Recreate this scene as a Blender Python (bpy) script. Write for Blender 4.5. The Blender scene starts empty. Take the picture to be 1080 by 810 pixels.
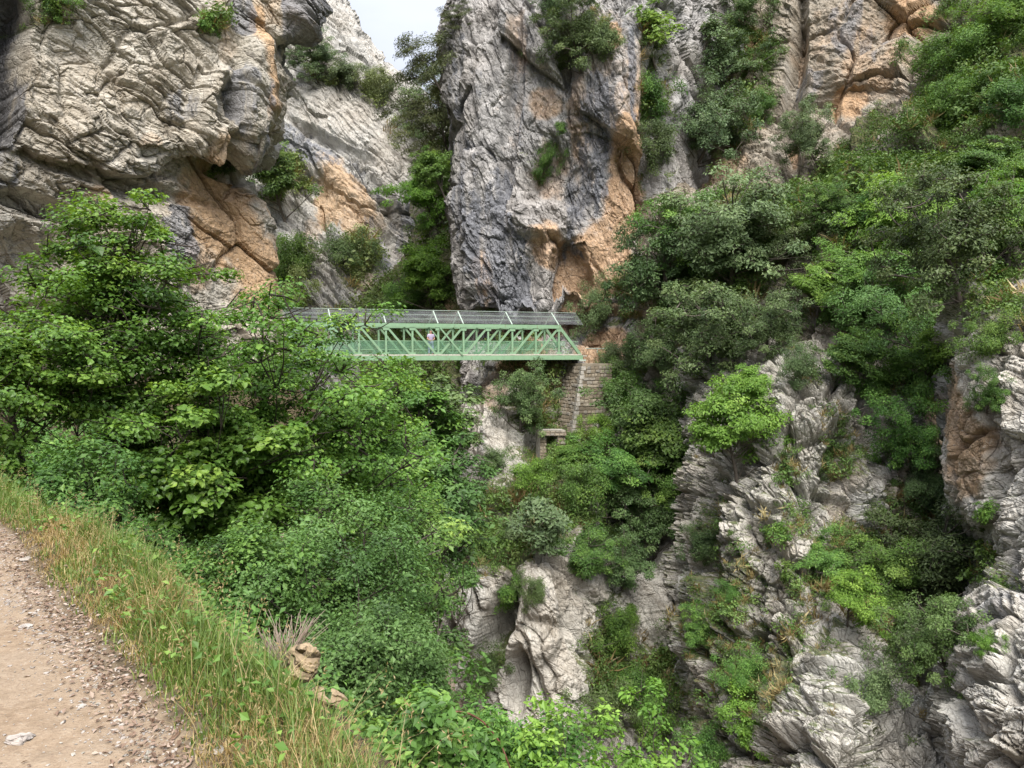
import bpy, math, random, bmesh
import numpy as np
from mathutils import Vector, Matrix
from mathutils.bvhtree import BVHTree

random.seed(7)
RNG = np.random.default_rng(7)
SC = bpy.context.scene
COL = SC.collection

# ------------------------------------------------------------------ camera
FPX = 811.0                       # focal length, in photo pixels (photo is 1080 x 810)
EYE = np.array([0.0, 0.0, 1.6])
PITCH = math.radians(-2.5)
CP, SP = math.cos(PITCH), math.sin(PITCH)
cam_d = bpy.data.cameras.new("camera")
cam = bpy.data.objects.new("camera", cam_d)
COL.objects.link(cam)
cam.location = EYE
cam.rotation_euler = (math.pi / 2 + PITCH, 0, 0)
cam_d.sensor_width = 36.0
cam_d.lens = FPX / 1080.0 * 36.0
cam_d.clip_start = 0.05
cam_d.clip_end = 3000
SC.camera = cam


def ray_dir(px, py):
    px = np.asarray(px, float); py = np.asarray(py, float)
    x = (px - 540.0) / FPX
    u = (405.0 - py) / FPX
    return np.stack([x, CP - SP * u, SP + CP * u], -1)


def at(px, py, Y):
    """the point of the place seen at photo pixel (px, py), Y metres ahead"""
    d = ray_dir(px, py)
    return EYE + d * (np.asarray(Y, float) / d[..., 1])[..., None]


def to_px(P):
    q = P - EYE
    f = q[..., 1] * CP + q[..., 2] * SP
    u = -q[..., 1] * SP + q[..., 2] * CP
    return 540 + FPX * q[..., 0] / f, 405 - FPX * u / f


# ------------------------------------------------------------------ noise
def _h(ix, iy, iz, s):
    with np.errstate(over='ignore'):
        h = (ix.astype(np.uint32) * np.uint32(374761393) + iy.astype(np.uint32) * np.uint32(668265263)
             + iz.astype(np.uint32) * np.uint32(2246822519) + np.uint32((s * 3266489917) & 0xffffffff))
        h = (h ^ (h >> np.uint32(13))) * np.uint32(1274126177)
        h = (h ^ (h >> np.uint32(16))) * np.uint32(2654435761)
        h = h ^ (h >> np.uint32(15))
    return h.astype(np.float32) * np.float32(1 / 4294967296.0)


def vnoise(P, s=0):
    P = P.astype(np.float32)
    I = np.floor(P).astype(np.int64)
    f = P - I
    f = f * f * f * (f * (f * 6 - 15) + 10)
    x, y, z = I[:, 0], I[:, 1], I[:, 2]
    r = 0
    for a in (0, 1):
        wx = f[:, 0] if a else 1 - f[:, 0]
        for b in (0, 1):
            wy = f[:, 1] if b else 1 - f[:, 1]
            for c in (0, 1):
                wz = f[:, 2] if c else 1 - f[:, 2]
                r = r + wx * wy * wz * _h(x + a, y + b, z + c, s)
    return r * 2 - 1


def fbm(P, octs=4, s=0, gain=.5, lac=2.03):
    a, r, t = 1.0, 0, 0
    for o in range(octs):
        r = r + a * vnoise(P, s + o * 17); t += a
        P = P * lac + 3.7; a *= gain
    return r / t


def blocks(P, s=0, tilt=1.0):
    """angular rock blocks: each cell of a jittered lattice is a tilted plane; also the gap to the next cell"""
    P = P.astype(np.float32)
    B = np.floor(P - .5).astype(np.int64)
    n = len(P)
    d1 = np.full(n, 9e9, np.float32); d2 = d1.copy()
    val = np.zeros(n, np.float32)
    for a in (0, 1):
        for b in (0, 1):
            for c in (0, 1):
                x, y, z = B[:, 0] + a, B[:, 1] + b, B[:, 2] + c
                r1, r2, r3 = _h(x, y, z, s), _h(x, y, z, s + 1), _h(x, y, z, s + 2)
                q = np.stack([P[:, 0] - x - .15 - .7 * r1, P[:, 1] - y - .15 - .7 * r2, P[:, 2] - z - .15 - .7 * r3], -1)
                d = (q * q).sum(-1)
                g1, g2, g3 = _h(x, y, z, s + 3), _h(x, y, z, s + 4), _h(x, y, z, s + 5)
                h = _h(x, y, z, s + 6) - .5 + tilt * ((g1 - .5) * q[:, 0] + (g2 - .5) * q[:, 1] + (g3 - .5) * q[:, 2])
                m = d < d1
                d2 = np.where(m, d1, np.minimum(d2, d))
                val = np.where(m, h, val); d1 = np.where(m, d, d1)
    return val, np.sqrt(d2) - np.sqrt(d1)


def rot_xyz(ax, ay, az):
    return np.array(Matrix.Rotation(math.radians(az), 3, 'Z') @ Matrix.Rotation(math.radians(ay), 3, 'Y') @ Matrix.Rotation(math.radians(ax), 3, 'X'))


def sstep(a, b, x):
    t = np.clip((x - a) / (b - a), 0, 1)
    return t * t * (3 - 2 * t)


# ------------------------------------------------------------------ mesh helpers
def mesh_from(name, V, faces, mats=(), smooth=False, fattr=None, pattr=None, midx=None):
    """V (n,3); faces: list of int arrays (m,k)"""
    me = bpy.data.meshes.new(name)
    faces = [np.asarray(f) for f in faces if len(f)]
    nl = sum(f.size for f in faces); nf = sum(len(f) for f in faces)
    me.vertices.add(len(V)); me.vertices.foreach_set('co', np.ascontiguousarray(V, dtype=np.float32).ravel())
    me.loops.add(nl); me.polygons.add(nf)
    me.loops.foreach_set('vertex_index', np.concatenate([f.ravel() for f in faces]).astype(np.int32))
    st, o = [], 0
    for f in faces:
        st.append(o + np.arange(len(f)) * f.shape[1]); o += f.size
    me.polygons.foreach_set('loop_start', np.concatenate(st).astype(np.int32))
    for m in mats: me.materials.append(m)
    if midx is not None: me.polygons.foreach_set('material_index', np.asarray(midx, np.int32))
    me.update(calc_edges=True)
    me.polygons.foreach_set('use_smooth', np.full(nf, bool(smooth)))
    for k, a in (fattr or {}).items():
        at_ = me.attributes.new(k, 'FLOAT', 'FACE'); at_.data.foreach_set('value', np.asarray(a, np.float32))
    for k, a in (pattr or {}).items():
        at_ = me.attributes.new(k, 'FLOAT', 'POINT'); at_.data.foreach_set('value', np.asarray(a, np.float32))
    me.update()
    return me


def link(name, me, parent=None, **props):
    o = bpy.data.objects.new(name, me)
    COL.objects.link(o)
    if parent is not None: o.parent = parent
    for k, v in props.items(): o[k] = v
    return o


def thing(name, label, cat, loc=(0, 0, 0), rotz=0, group=None):
    o = bpy.data.objects.new(name, None)
    COL.objects.link(o)
    o.empty_display_size = .2
    o.location = loc; o.rotation_euler = (0, 0, rotz)
    o['label'] = label; o['category'] = cat
    if group: o['group'] = group
    return o


class Geo:
    """collects quads/tris from many pieces into one mesh"""
    def __init__(self): self.V, self.F, self.n = [], {}, 0; self.A = {}
    def add(self, V, F, tint=None):
        V = np.asarray(V, float); F = np.asarray(F)
        self.V.append(V); self.F.setdefault(F.shape[1], []).append(F + self.n)
        self.A.setdefault(F.shape[1], []).append(np.zeros(len(F)) if tint is None else np.broadcast_to(tint, (len(F),)))
        self.n += len(V)
    def tube(self, P, R, sides=6, cap=True):
        P = np.asarray(P, float); R = np.broadcast_to(np.asarray(R, float), (len(P),))
        T = np.gradient(P, axis=0); T /= np.linalg.norm(T, axis=1)[:, None] + 1e-9
        ref = np.array([0.31, .17, .93]) if abs(T[0, 2]) < .8 else np.array([.9, .3, .1])
        U = np.cross(T, ref); U /= np.linalg.norm(U, axis=1)[:, None] + 1e-9
        W = np.cross(T, U)
        a = np.arange(sides) * 2 * math.pi / sides
        V = P[:, None] + R[:, None, None] * (np.cos(a)[None, :, None] * U[:, None] + np.sin(a)[None, :, None] * W[:, None])
        n = len(P); i = np.arange(n - 1)[:, None] * sides; j = np.arange(sides)[None]; k = (j + 1) % sides
        F = np.stack([i + j, i + k, i + sides + k, i + sides + j], -1).reshape(-1, 4)
        self.add(V.reshape(-1, 3), F)
        if cap and sides == 4:
            self.add(V[0], [[3, 2, 1, 0]]); self.add(V[-1], [[0, 1, 2, 3]])
        elif cap:
            for q, rev in ((V[0], 1), (V[-1], 0)):
                c = q.mean(0); f = [[sides, (j + 1) % sides, j] if rev else [sides, j, (j + 1) % sides] for j in range(sides)]
                self.add(np.vstack([q, c]), f)
    def bar(self, a, b, w, h, up=(0, 0, 1)):
        """box beam from a to b, w across, h along up"""
        a, b, up = np.array(a, float), np.array(b, float), np.array(up, float)
        t = b - a; t /= np.linalg.norm(t)
        s = np.cross(t, up); s /= np.linalg.norm(s); u = np.cross(s, t)
        V = [p + sx * s * w / 2 + sz * u * h / 2 for p in (a, b) for sx, sz in ((-1, -1), (1, -1), (1, 1), (-1, 1))]
        self.add(V, [[0, 3, 2, 1], [4, 5, 6, 7], [0, 1, 5, 4], [1, 2, 6, 5], [2, 3, 7, 6], [3, 0, 4, 7]])
    def box(self, c, size, rz=0):
        c = np.array(c, float); t = np.array([math.cos(rz), math.sin(rz), 0]) * size[0] / 2
        self.bar(c - t, c + t, size[1], size[2])
    def mesh(self, name, mats=(), smooth=False):
        ks = list(self.F)
        return mesh_from(name, np.vstack(self.V), [np.vstack(self.F[k]) for k in ks], mats, smooth,
                         fattr={'tint': np.concatenate([np.concatenate(self.A[k]) for k in ks])})
    def build(self, name, mat, parent=None, smooth=False):
        return link(name, self.mesh(name, [mat], smooth), parent)


# ------------------------------------------------------------------ materials
def new_mat(name):
    m = bpy.data.materials.new(name); m.use_nodes = True
    m.node_tree.nodes.clear()
    return m, m.node_tree.nodes, m.node_tree.links


class NT:
    """a thin wrapper for writing node trees"""
    def __init__(self, name):
        self.m, self.n, self.l = new_mat(name)
    def node(self, t, **kw):
        n = self.n.new(t)
        for k, v in kw.items():
            if hasattr(n, k): setattr(n, k, v)
        return n
    def set(self, sock, v):
        if v is None: return
        if isinstance(v, bpy.types.NodeSocket): self.l.new(v, sock)
        elif isinstance(v, (tuple, list)) and len(v) == 3 and sock.type == 'RGBA': sock.default_value = (*v, 1)
        else: sock.default_value = v
    def attr(self, name):
        n = self.node('ShaderNodeAttribute'); n.attribute_name = name; return n.outputs['Fac']
    def math(self, op, a, b=None, clamp=False):
        n = self.node('ShaderNodeMath', operation=op); n.use_clamp = clamp
        self.set(n.inputs[0], a); self.set(n.inputs[1], b); return n.outputs[0]
    def mix(self, f, a, b, mode='MIX'):
        n = self.node('ShaderNodeMix'); n.data_type = 'RGBA'; n.blend_type = mode
        self.set(n.inputs[0], f); self.set(n.inputs[6], a); self.set(n.inputs[7], b); return n.outputs[2]
    def ramp(self, f, stops, interp='LINEAR'):
        n = self.node('ShaderNodeValToRGB'); n.color_ramp.interpolation = interp
        e = n.color_ramp.elements
        while len(e) < len(stops): e.new(.5)
        for k, (p, c) in enumerate(stops):
            e[k].position = p; e[k].color = (*c, 1) if isinstance(c, (tuple, list)) else (c, c, c, 1)
        self.set(n.inputs[0], f); return n.outputs[0]
    def pos(self):
        return self.node('ShaderNodeNewGeometry').outputs['Position']
    def normal_z(self):
        g = self.node('ShaderNodeNewGeometry'); s = self.node('ShaderNodeSeparateXYZ')
        self.l.new(g.outputs['Normal'], s.inputs[0]); return s.outputs[2]
    def objco(self):
        return self.node('ShaderNodeTexCoord').outputs['Object']
    def mapped(self, v, scale=(1, 1, 1), rot=(0, 0, 0)):
        n = self.node('ShaderNodeMapping', vector_type='TEXTURE'); self.l.new(v, n.inputs[0])
        n.inputs['Scale'].default_value = [1 / k for k in scale]; n.inputs['Rotation'].default_value = [math.radians(a) for a in rot]; return n.outputs[0]
    def noise(self, v, scale, detail=4, rough=.55, dist=0):
        n = self.node('ShaderNodeTexNoise'); self.l.new(v, n.inputs['Vector'])
        n.inputs['Scale'].default_value = scale; n.inputs['Detail'].default_value = detail
        n.inputs['Roughness'].default_value = rough; n.inputs['Distortion'].default_value = dist
        return n.outputs['Fac']
    def voro(self, v, scale, feature='F1', rnd=1.0):
        n = self.node('ShaderNodeTexVoronoi', feature=feature); self.l.new(v, n.inputs['Vector'])
        n.inputs['Scale'].default_value = scale; n.inputs['Randomness'].default_value = rnd; return n
    def bump(self, h, strength=.5, dist=.1, normal=None):
        n = self.node('ShaderNodeBump'); self.set(n.inputs['Height'], h)
        n.inputs['Strength'].default_value = strength; n.inputs['Distance'].default_value = dist
        if normal is not None: self.l.new(normal, n.inputs['Normal'])
        return n.outputs[0]
    def out(self, shader):
        o = self.node('ShaderNodeOutputMaterial'); self.l.new(shader, o.inputs[0]); return self.m
    def bsdf(self, col, rough=.8, spec=.3, normal=None, metal=0):
        b = self.node('ShaderNodeBsdfPrincipled')
        self.set(b.inputs['Base Color'], col); self.set(b.inputs['Roughness'], rough)
        b.inputs['Specular IOR Level'].default_value = spec; self.set(b.inputs['Metallic'], metal)
        if normal is not None: self.l.new(normal, b.inputs['Normal'])
        return b.outputs[0]


def rock_mat(name, pale, mid, dark, orange, streak=.5, rot=(0, 35, 0), fine=1.0, bedw=1.0, crack=.5):
    t = NT(name); p = t.pos()
    big = t.noise(p, .16, 2, .6)
    med = t.noise(p, .9, 4, .6, .0)
    sm = t.noise(p, 5.5, 3, .6)
    bed = t.noise(t.mapped(p, (.5, .5, 1.7), rot), 1.0, 4, .66, .0)
    v = t.math('ADD', t.math('MULTIPLY', med, .5), t.math('MULTIPLY', bed, .5))
    col = t.ramp(v, [(.32, dark), (.45, mid), (.60, pale), (.8, tuple(min(1, c * 1.15) for c in pale))])
    # broad warm / cool patches
    col = t.mix(t.math('MULTIPLY', t.ramp(big, [(.4, 0.), (.65, 1.)]), .45), col, t.mix(.5, col, (mid[0] * 1.25, mid[1] * 1.02, mid[2] * .78)), 'MIX')
    # iron-orange faces
    of = t.math('ADD', t.attr('orange'), t.math('MULTIPLY', t.math('SUBTRACT', med, .5), .9))
    of = t.ramp(of, [(.28, 0.), (.85, 1.)])
    oc = t.ramp(t.math('ADD', t.math('MULTIPLY', sm, .4), t.math('MULTIPLY', bed, .6)), [(.3, tuple(c * .45 for c in orange)), (.5, orange), (.72, (orange[0] * 1.25, orange[1] * 1.38, orange[2] * 1.6))])
    col = t.mix(t.math('MULTIPLY', of, .85), col, oc)
    # water streaks running down the face
    st = t.noise(t.mapped(p, (1, 1, .07)), .95, 3, .65, .0)
    sf = t.math('ADD', t.attr('stain'), t.math('MULTIPLY', t.math('SUBTRACT', st, .5), 1.9))
    sf = t.ramp(sf, [(.42, 0.), (.7, 1.)])
    sc_ = t.ramp(sm, [(.3, (.075, .080, .092)), (.7, (.23, .24, .27))])
    col = t.mix(t.math('MULTIPLY', sf, streak), col, sc_)
    # lichen specks and grain
    sp = t.noise(p, 13, 2, .7)
    col = t.mix(t.ramp(sp, [(.3, .35), (.5, 0.)]), col, tuple(c * .55 for c in dark))
    col = t.mix(t.ramp(sm, [(.6, 0.), (.75, .35)]), col, tuple(min(.75, c * 1.2) for c in pale))
    # moss, grass and soil where the face lies back
    nz = t.normal_z()
    mf = t.math('ADD', t.math('MULTIPLY', t.attr('moss'), .75), t.math('ADD', t.math('MULTIPLY', nz, .55), t.math('MULTIPLY', t.math('SUBTRACT', med, .55), .9)))
    mf = t.ramp(mf, [(.52, 0.), (.68, 1.)])
    mc = t.ramp(sm, [(.3, (.035, .05, .016)), (.5, (.075, .095, .03)), (.7, (.15, .125, .06))])
    col = t.mix(t.math('MULTIPLY', mf, .92), col, mc)
    # joints: narrow crack lines, darkened in the colour and sunk in the bump
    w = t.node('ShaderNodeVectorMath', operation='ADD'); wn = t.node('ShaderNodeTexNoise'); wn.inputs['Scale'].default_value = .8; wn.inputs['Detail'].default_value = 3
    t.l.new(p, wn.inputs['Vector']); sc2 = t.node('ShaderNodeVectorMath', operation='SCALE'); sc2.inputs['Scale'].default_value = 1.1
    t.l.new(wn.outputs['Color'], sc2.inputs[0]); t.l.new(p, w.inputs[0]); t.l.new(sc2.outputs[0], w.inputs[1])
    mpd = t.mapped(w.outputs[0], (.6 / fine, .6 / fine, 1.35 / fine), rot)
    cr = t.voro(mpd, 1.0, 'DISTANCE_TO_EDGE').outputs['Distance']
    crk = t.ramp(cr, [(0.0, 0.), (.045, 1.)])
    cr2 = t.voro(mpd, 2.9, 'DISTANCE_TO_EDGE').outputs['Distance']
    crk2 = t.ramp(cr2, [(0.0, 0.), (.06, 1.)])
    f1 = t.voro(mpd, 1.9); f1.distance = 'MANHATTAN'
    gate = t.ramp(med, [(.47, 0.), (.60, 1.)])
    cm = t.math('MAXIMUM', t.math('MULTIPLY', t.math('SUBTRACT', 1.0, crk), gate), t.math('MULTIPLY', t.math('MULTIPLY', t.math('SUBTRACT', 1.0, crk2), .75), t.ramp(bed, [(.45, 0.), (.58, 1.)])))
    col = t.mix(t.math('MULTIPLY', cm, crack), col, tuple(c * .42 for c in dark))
    hb = t.math('ADD', t.math('MULTIPLY', bed, .6 * bedw), t.math('ADD', t.math('MULTIPLY', sm, .4), t.math('MULTIPLY', crk, .4)))
    hb = t.math('ADD', t.math('ADD', hb, t.math('MULTIPLY', sp, .3)), t.math('ADD', t.math('MULTIPLY', f1.outputs['Distance'], .35), t.math('MULTIPLY', crk2, .22)))
    nrm = t.bump(hb, .65, .20 * fine)
    return t.out(t.bsdf(col, .88, .2, nrm))


def leaf_mat(name, dark, mid, light, hv=.03, trans=.32, rough=.5):
    t = NT(name)
    oi = t.node('ShaderNodeObjectInfo').outputs['Random']
    c = t.ramp(t.attr('tint'), [(0., dark), (.5, mid), (1., light)])
    h = t.node('ShaderNodeHueSaturation')
    t.set(h.inputs['Hue'], t.math('ADD', .5 - hv / 2, t.math('MULTIPLY', oi, hv)))
    v = t.math('ADD', .8, t.math('MULTIPLY', t.math('FRACT', t.math('MULTIPLY', oi, 7.31)), .45))
    t.set(h.inputs['Value'], v); t.l.new(c, h.inputs['Color'])
    b = t.bsdf(h.outputs[0], rough, .35)
    tr = t.node('ShaderNodeBsdfTranslucent')
    g = t.mix(1.0, h.outputs[0], (1.25, 1.2, .5), 'MULTIPLY')
    t.l.new(g, tr.inputs[0])
    mx = t.node('ShaderNodeMixShader'); mx.inputs[0].default_value = trans
    t.l.new(b, mx.inputs[1]); t.l.new(tr.outputs[0], mx.inputs[2])
    return t.out(mx.outputs[0])


def bark_mat(name, c1, c2):
    t = NT(name); p = t.pos()
    n = t.noise(t.mapped(p, (6, 6, 1.2)), 2.5, 4, .65)
    return t.out(t.bsdf(t.ramp(n, [(.3, c1), (.7, c2)]), .9, .15, t.bump(n, .6, .03)))


# ------------------------------------------------------------------ light
w = bpy.data.worlds.new("World"); SC.world = w; w.use_nodes = True
wn, wl = w.node_tree.nodes, w.node_tree.links
wn.clear()
SUN_EL, SUN_AZ = math.radians(54), math.radians(172)      # compass angle the light comes from
sky = wn.new('ShaderNodeTexSky'); sky.sky_type = 'NISHITA'; sky.sun_disc = False
sky.sun_elevation = SUN_EL; sky.sun_rotation = SUN_AZ
sky.dust_density = 3.0; sky.ozone_density = 1.2
tc = wn.new('ShaderNodeTexCoord')
mp = wn.new('ShaderNodeMapping'); mp.inputs['Scale'].default_value = (1, 1, 2.4)
cn = wn.new('ShaderNodeTexNoise'); cn.inputs['Scale'].default_value = 2.3; cn.inputs['Detail'].default_value = 6; cn.inputs['Roughness'].default_value = .55
wl.new(tc.outputs['Generated'], mp.inputs[0]); wl.new(mp.outputs[0], cn.inputs['Vector'])
cr_ = wn.new('ShaderNodeValToRGB'); cr_.color_ramp.elements[0].position = .3; cr_.color_ramp.elements[0].color = (1.16, 1.22, 1.42, 1)
cr_.color_ramp.elements[1].position = .68; cr_.color_ramp.elements[1].color = (1.50, 1.53, 1.68, 1)
wl.new(cn.outputs['Fac'], cr_.inputs[0])
wm = wn.new('ShaderNodeMix'); wm.data_type = 'RGBA'; wm.inputs[0].default_value = .9
sx = wn.new('ShaderNodeSeparateXYZ'); wl.new(tc.outputs['Generated'], sx.inputs[0])
mz = wn.new('ShaderNodeMapRange'); mz.inputs['From Min'].default_value = 0; mz.inputs['From Max'].default_value = 1
mz.inputs['To Min'].default_value = .25; mz.inputs['To Max'].default_value = 3.1; wl.new(sx.outputs[2], mz.inputs[0])      # an overcast sky is brightest overhead
gm = wn.new('ShaderNodeVectorMath'); gm.operation = 'SCALE'; wl.new(cr_.outputs[0], gm.inputs[0]); wl.new(mz.outputs[0], gm.inputs['Scale'])
wl.new(sky.outputs[0], wm.inputs[6]); wl.new(gm.outputs[0], wm.inputs[7])
bg = wn.new('ShaderNodeBackground'); bg.inputs[1].default_value = .1
wl.new(wm.outputs[2], bg.inputs[0])
wo = wn.new('ShaderNodeOutputWorld'); wl.new(bg.outputs[0], wo.inputs[0])

sd = bpy.data.lights.new('sun', 'SUN'); sd.energy = 1.4; sd.angle = math.radians(42); sd.color = (1, .95, .88)
so = bpy.data.objects.new('sun', sd); COL.objects.link(so)
sv = Vector((math.sin(SUN_AZ) * math.cos(SUN_EL), math.cos(SUN_AZ) * math.cos(SUN_EL), math.sin(SUN_EL)))
so.rotation_euler = sv.to_track_quat('Z', 'Y').to_euler()
so.location = (0, -5, 60)

SC.view_settings.view_transform = 'Standard'
SC.view_settings.look = 'None'
SC.view_settings.exposure = 2.35
SC.view_settings.gamma = 1.0
SC.view_settings.use_curve_mapping = False
SC.render.engine = 'CYCLES'
cy = SC.cycles
cy.max_bounces = 6; cy.diffuse_bounces = 4; cy.glossy_bounces = 2; cy.transmission_bounces = 4; cy.transparent_max_bounces = 6
cy.use_denoising = True
try:
    cy.denoiser = 'OPENIMAGEDENOISE'
    cy.denoising_prefilter = 'ACCURATE'
except Exception: pass
cy.caustics_reflective = False; cy.caustics_refractive = False
# ------------------------------------------------------------------ terrain sheets
def catmull(M, n, axis):
    """resample M (rows, cols, 3) to n samples along axis with a Catmull-Rom spline"""
    M = np.moveaxis(np.asarray(M, float), axis, 0)
    k = len(M)
    t = np.linspace(0, k - 1, n); i = np.minimum(t.astype(int), k - 2); f = (t - i)[:, None, None]
    E = np.concatenate([2 * M[:1] - M[1:2], M, 2 * M[-1:] - M[-2:-1]])
    p0, p1, p2, p3 = E[i], E[i + 1], E[i + 2], E[i + 3]
    # damped tangents: fewer overshoots at sharp edges
    m1, m2 = (p2 - p0) * .38, (p3 - p1) * .38
    r = (2 * f**3 - 3 * f**2 + 1) * p1 + (f**3 - 2 * f**2 + f) * m1 + (-2 * f**3 + 3 * f**2) * p2 + (f**3 - f**2) * m2
    return np.moveaxis(r, 0, axis)


def blob(PX, PY, spec, wob):
    """spec: (px, py, rx, ry, tilt_deg, strength)"""
    r = np.zeros_like(PX)
    for (x, y, rx, ry, a, s) in spec:
        ca, sa = math.cos(math.radians(a)), math.sin(math.radians(a))
        dx, dy = PX - x, PY - y
        u = (dx * ca + dy * sa) / rx; v = (-dx * sa + dy * ca) / ry
        d = np.sqrt(u * u + v * v) + wob * .35
        r = np.maximum(r, s * (1 - sstep(.55, 1.15, d)))
    return r


SHEETS = {}


def sheet(name, mat, rows, nu, nv, layers, bumps=(), orange=(), stain=(), moss=(), rot=(0, 35, 0), base_moss=0., seed=0, aniso=(1, 1, 1), warp=.35, label=None, beds=(), smooth=.10, gap_k=.45, gap_w=.12):
    """rows: list of rows (top to bottom) of (px, py, Y) control points; layers: (cell metres, height metres, tilt)"""
    K = np.array([[at(*c) for c in r] for r in rows])
    G = catmull(catmull(K, nu, 1), nv, 0)
    du = np.gradient(G, axis=1); dv = np.gradient(G, axis=0)
    N = np.cross(du, dv); N /= np.linalg.norm(N, axis=2)[..., None] + 1e-9
    N = N.reshape(-1, 3); P = G.reshape(-1, 3)
    if (N * (EYE - P)).sum(1).mean() < 0: N = -N
    PX, PY = to_px(P)
    wob = fbm(P * .45, 4, seed + 900) + .5 * fbm(P * 1.9, 2, seed + 950)
    D = np.zeros(len(P))
    for (x, y, rx, ry, a, h) in bumps:
        D += h * blob(PX, PY, [(x, y, rx, ry, a, 1.0)], wob * .5)
    R = rot_xyz(*rot)
    W = P + warp * np.stack([fbm(P * .35, 3, seed + 1), fbm(P * .35, 3, seed + 2), fbm(P * .35, 3, seed + 3)], -1) * 2
    Q = (W @ R) / np.array(aniso)
    D += 1.0 * fbm(P * .11, 4, seed + 20)
    rough = (.5 + .5 * sstep(-.30, .28, fbm(P * .13, 3, seed + 25))) * (1 - .55 * np.clip(blob(PX, PY, orange, wob), 0, 1))
    for i, (cell, amp, tilt) in enumerate(layers):
        b, e = blocks(Q / cell, seed + 40 + 11 * i, tilt)
        m = .55 + .45 * sstep(-.35, .35, fbm(P / (cell * 3.1), 2, seed + 70 + i))
        if i: m = m * rough
        D += amp * m * b - amp * gap_k * m * (1 - sstep(0, gap_w, e))
    for i, (per, amp) in enumerate(beds):
        # tilted beds: each one juts out at its foot and is undercut by the next, broken off sideways by joints
        bv, _ = blocks((Q * np.array([.45, .45, 1.0])) / (per * 1.5), seed + 140 + 11 * i, .6)
        hh_ = (W @ R)[:, 2] / per + .9 * fbm(P / (per * 3.0), 3, seed + 150 + i) + 1.3 * bv
        sw = hh_ - np.floor(hh_)
        m = sstep(-.45, .25, fbm(P / (per * 4.0), 2, seed + 160 + i))
        D += amp * m * rough * (.5 - sw) * sstep(0, .10, sw)
    D += smooth * fbm(P * 2.1, 3, seed + 30) + .035 * fbm(P * 7, 2, seed + 33)
    V = P + N * D[:, None]
    idx = np.arange(nu * nv).reshape(nv, nu)
    F = np.stack([idx[:-1, :-1], idx[1:, :-1], idx[1:, 1:], idx[:-1, 1:]], -1).reshape(-1, 4)
    if (np.cross(V[F[:, 1]] - V[F[:, 0]], V[F[:, 3]] - V[F[:, 0]]) * (EYE - V[F[:, 0]])).sum(1).mean() < 0: F = F[:, ::-1]
    at_o = blob(PX, PY, orange, wob); at_s = blob(PX, PY, stain, wob); at_m = np.maximum(base_moss, blob(PX, PY, moss, wob))
    me = mesh_from(name, V, [F], [mat], False, pattr={'orange': at_o, 'stain': at_s, 'moss': at_m})
    o = link(name, me, kind='structure')
    if label: o['label'] = label
    Vg = V.reshape(nv, nu, 3)
    nn = np.cross(np.gradient(Vg, axis=1), np.gradient(Vg, axis=0)); nn /= np.linalg.norm(nn, axis=2)[..., None] + 1e-9
    if (nn.reshape(-1, 3) * (EYE - V)).sum(1).mean() < 0: nn = -nn
    s4 = 4
    I4 = np.arange(0, nv, s4); J4 = np.arange(0, nu, s4)
    Vc = Vg[I4][:, J4]; a, b = Vc.shape[:2]
    ii = np.arange(a * b).reshape(a, b)
    Fc = np.stack([ii[:-1, :-1], ii[1:, :-1], ii[1:, 1:], ii[:-1, 1:]], -1).reshape(-1, 4)
    bvh = BVHTree.FromPolygons([tuple(v) for v in Vc.reshape(-1, 3)], [tuple(int(x) for x in f) for f in Fc])
    SHEETS[name] = dict(V=V, N=nn.reshape(-1, 3), PX=PX, PY=PY, moss=at_m, bvh=bvh, obj=o)
    return o


def hit(px, py, names=None):
    """the terrain point seen at a photo pixel"""
    d = Vector(ray_dir(px, py)).normalized(); best = None
    for k, s in SHEETS.items():
        if names and k not in names: continue
        r = s['bvh'].ray_cast(Vector(EYE), d)
        if r[0] is not None and r[3] > 1.5 and (best is None or r[3] < best[1]): best = (r[0], r[3], r[1], k)
    return best


G_ = dict(pale=(.47, .445, .39), mid=(.34, .315, .265), dark=(.15, .138, .118), orange=(.42, .27, .145))
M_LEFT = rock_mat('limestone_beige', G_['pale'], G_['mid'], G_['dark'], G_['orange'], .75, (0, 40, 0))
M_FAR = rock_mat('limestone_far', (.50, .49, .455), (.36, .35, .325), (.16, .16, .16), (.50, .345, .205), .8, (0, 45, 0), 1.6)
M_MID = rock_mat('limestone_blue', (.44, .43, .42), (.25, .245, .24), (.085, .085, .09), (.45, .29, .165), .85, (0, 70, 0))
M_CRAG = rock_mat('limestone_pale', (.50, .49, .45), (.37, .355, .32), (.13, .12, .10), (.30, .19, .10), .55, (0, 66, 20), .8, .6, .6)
M_HILL = rock_mat('hillside_rock', (.36, .335, .29), (.24, .215, .175), (.09, .08, .065), (.42, .26, .14), .6, (0, 30, 0))

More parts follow.
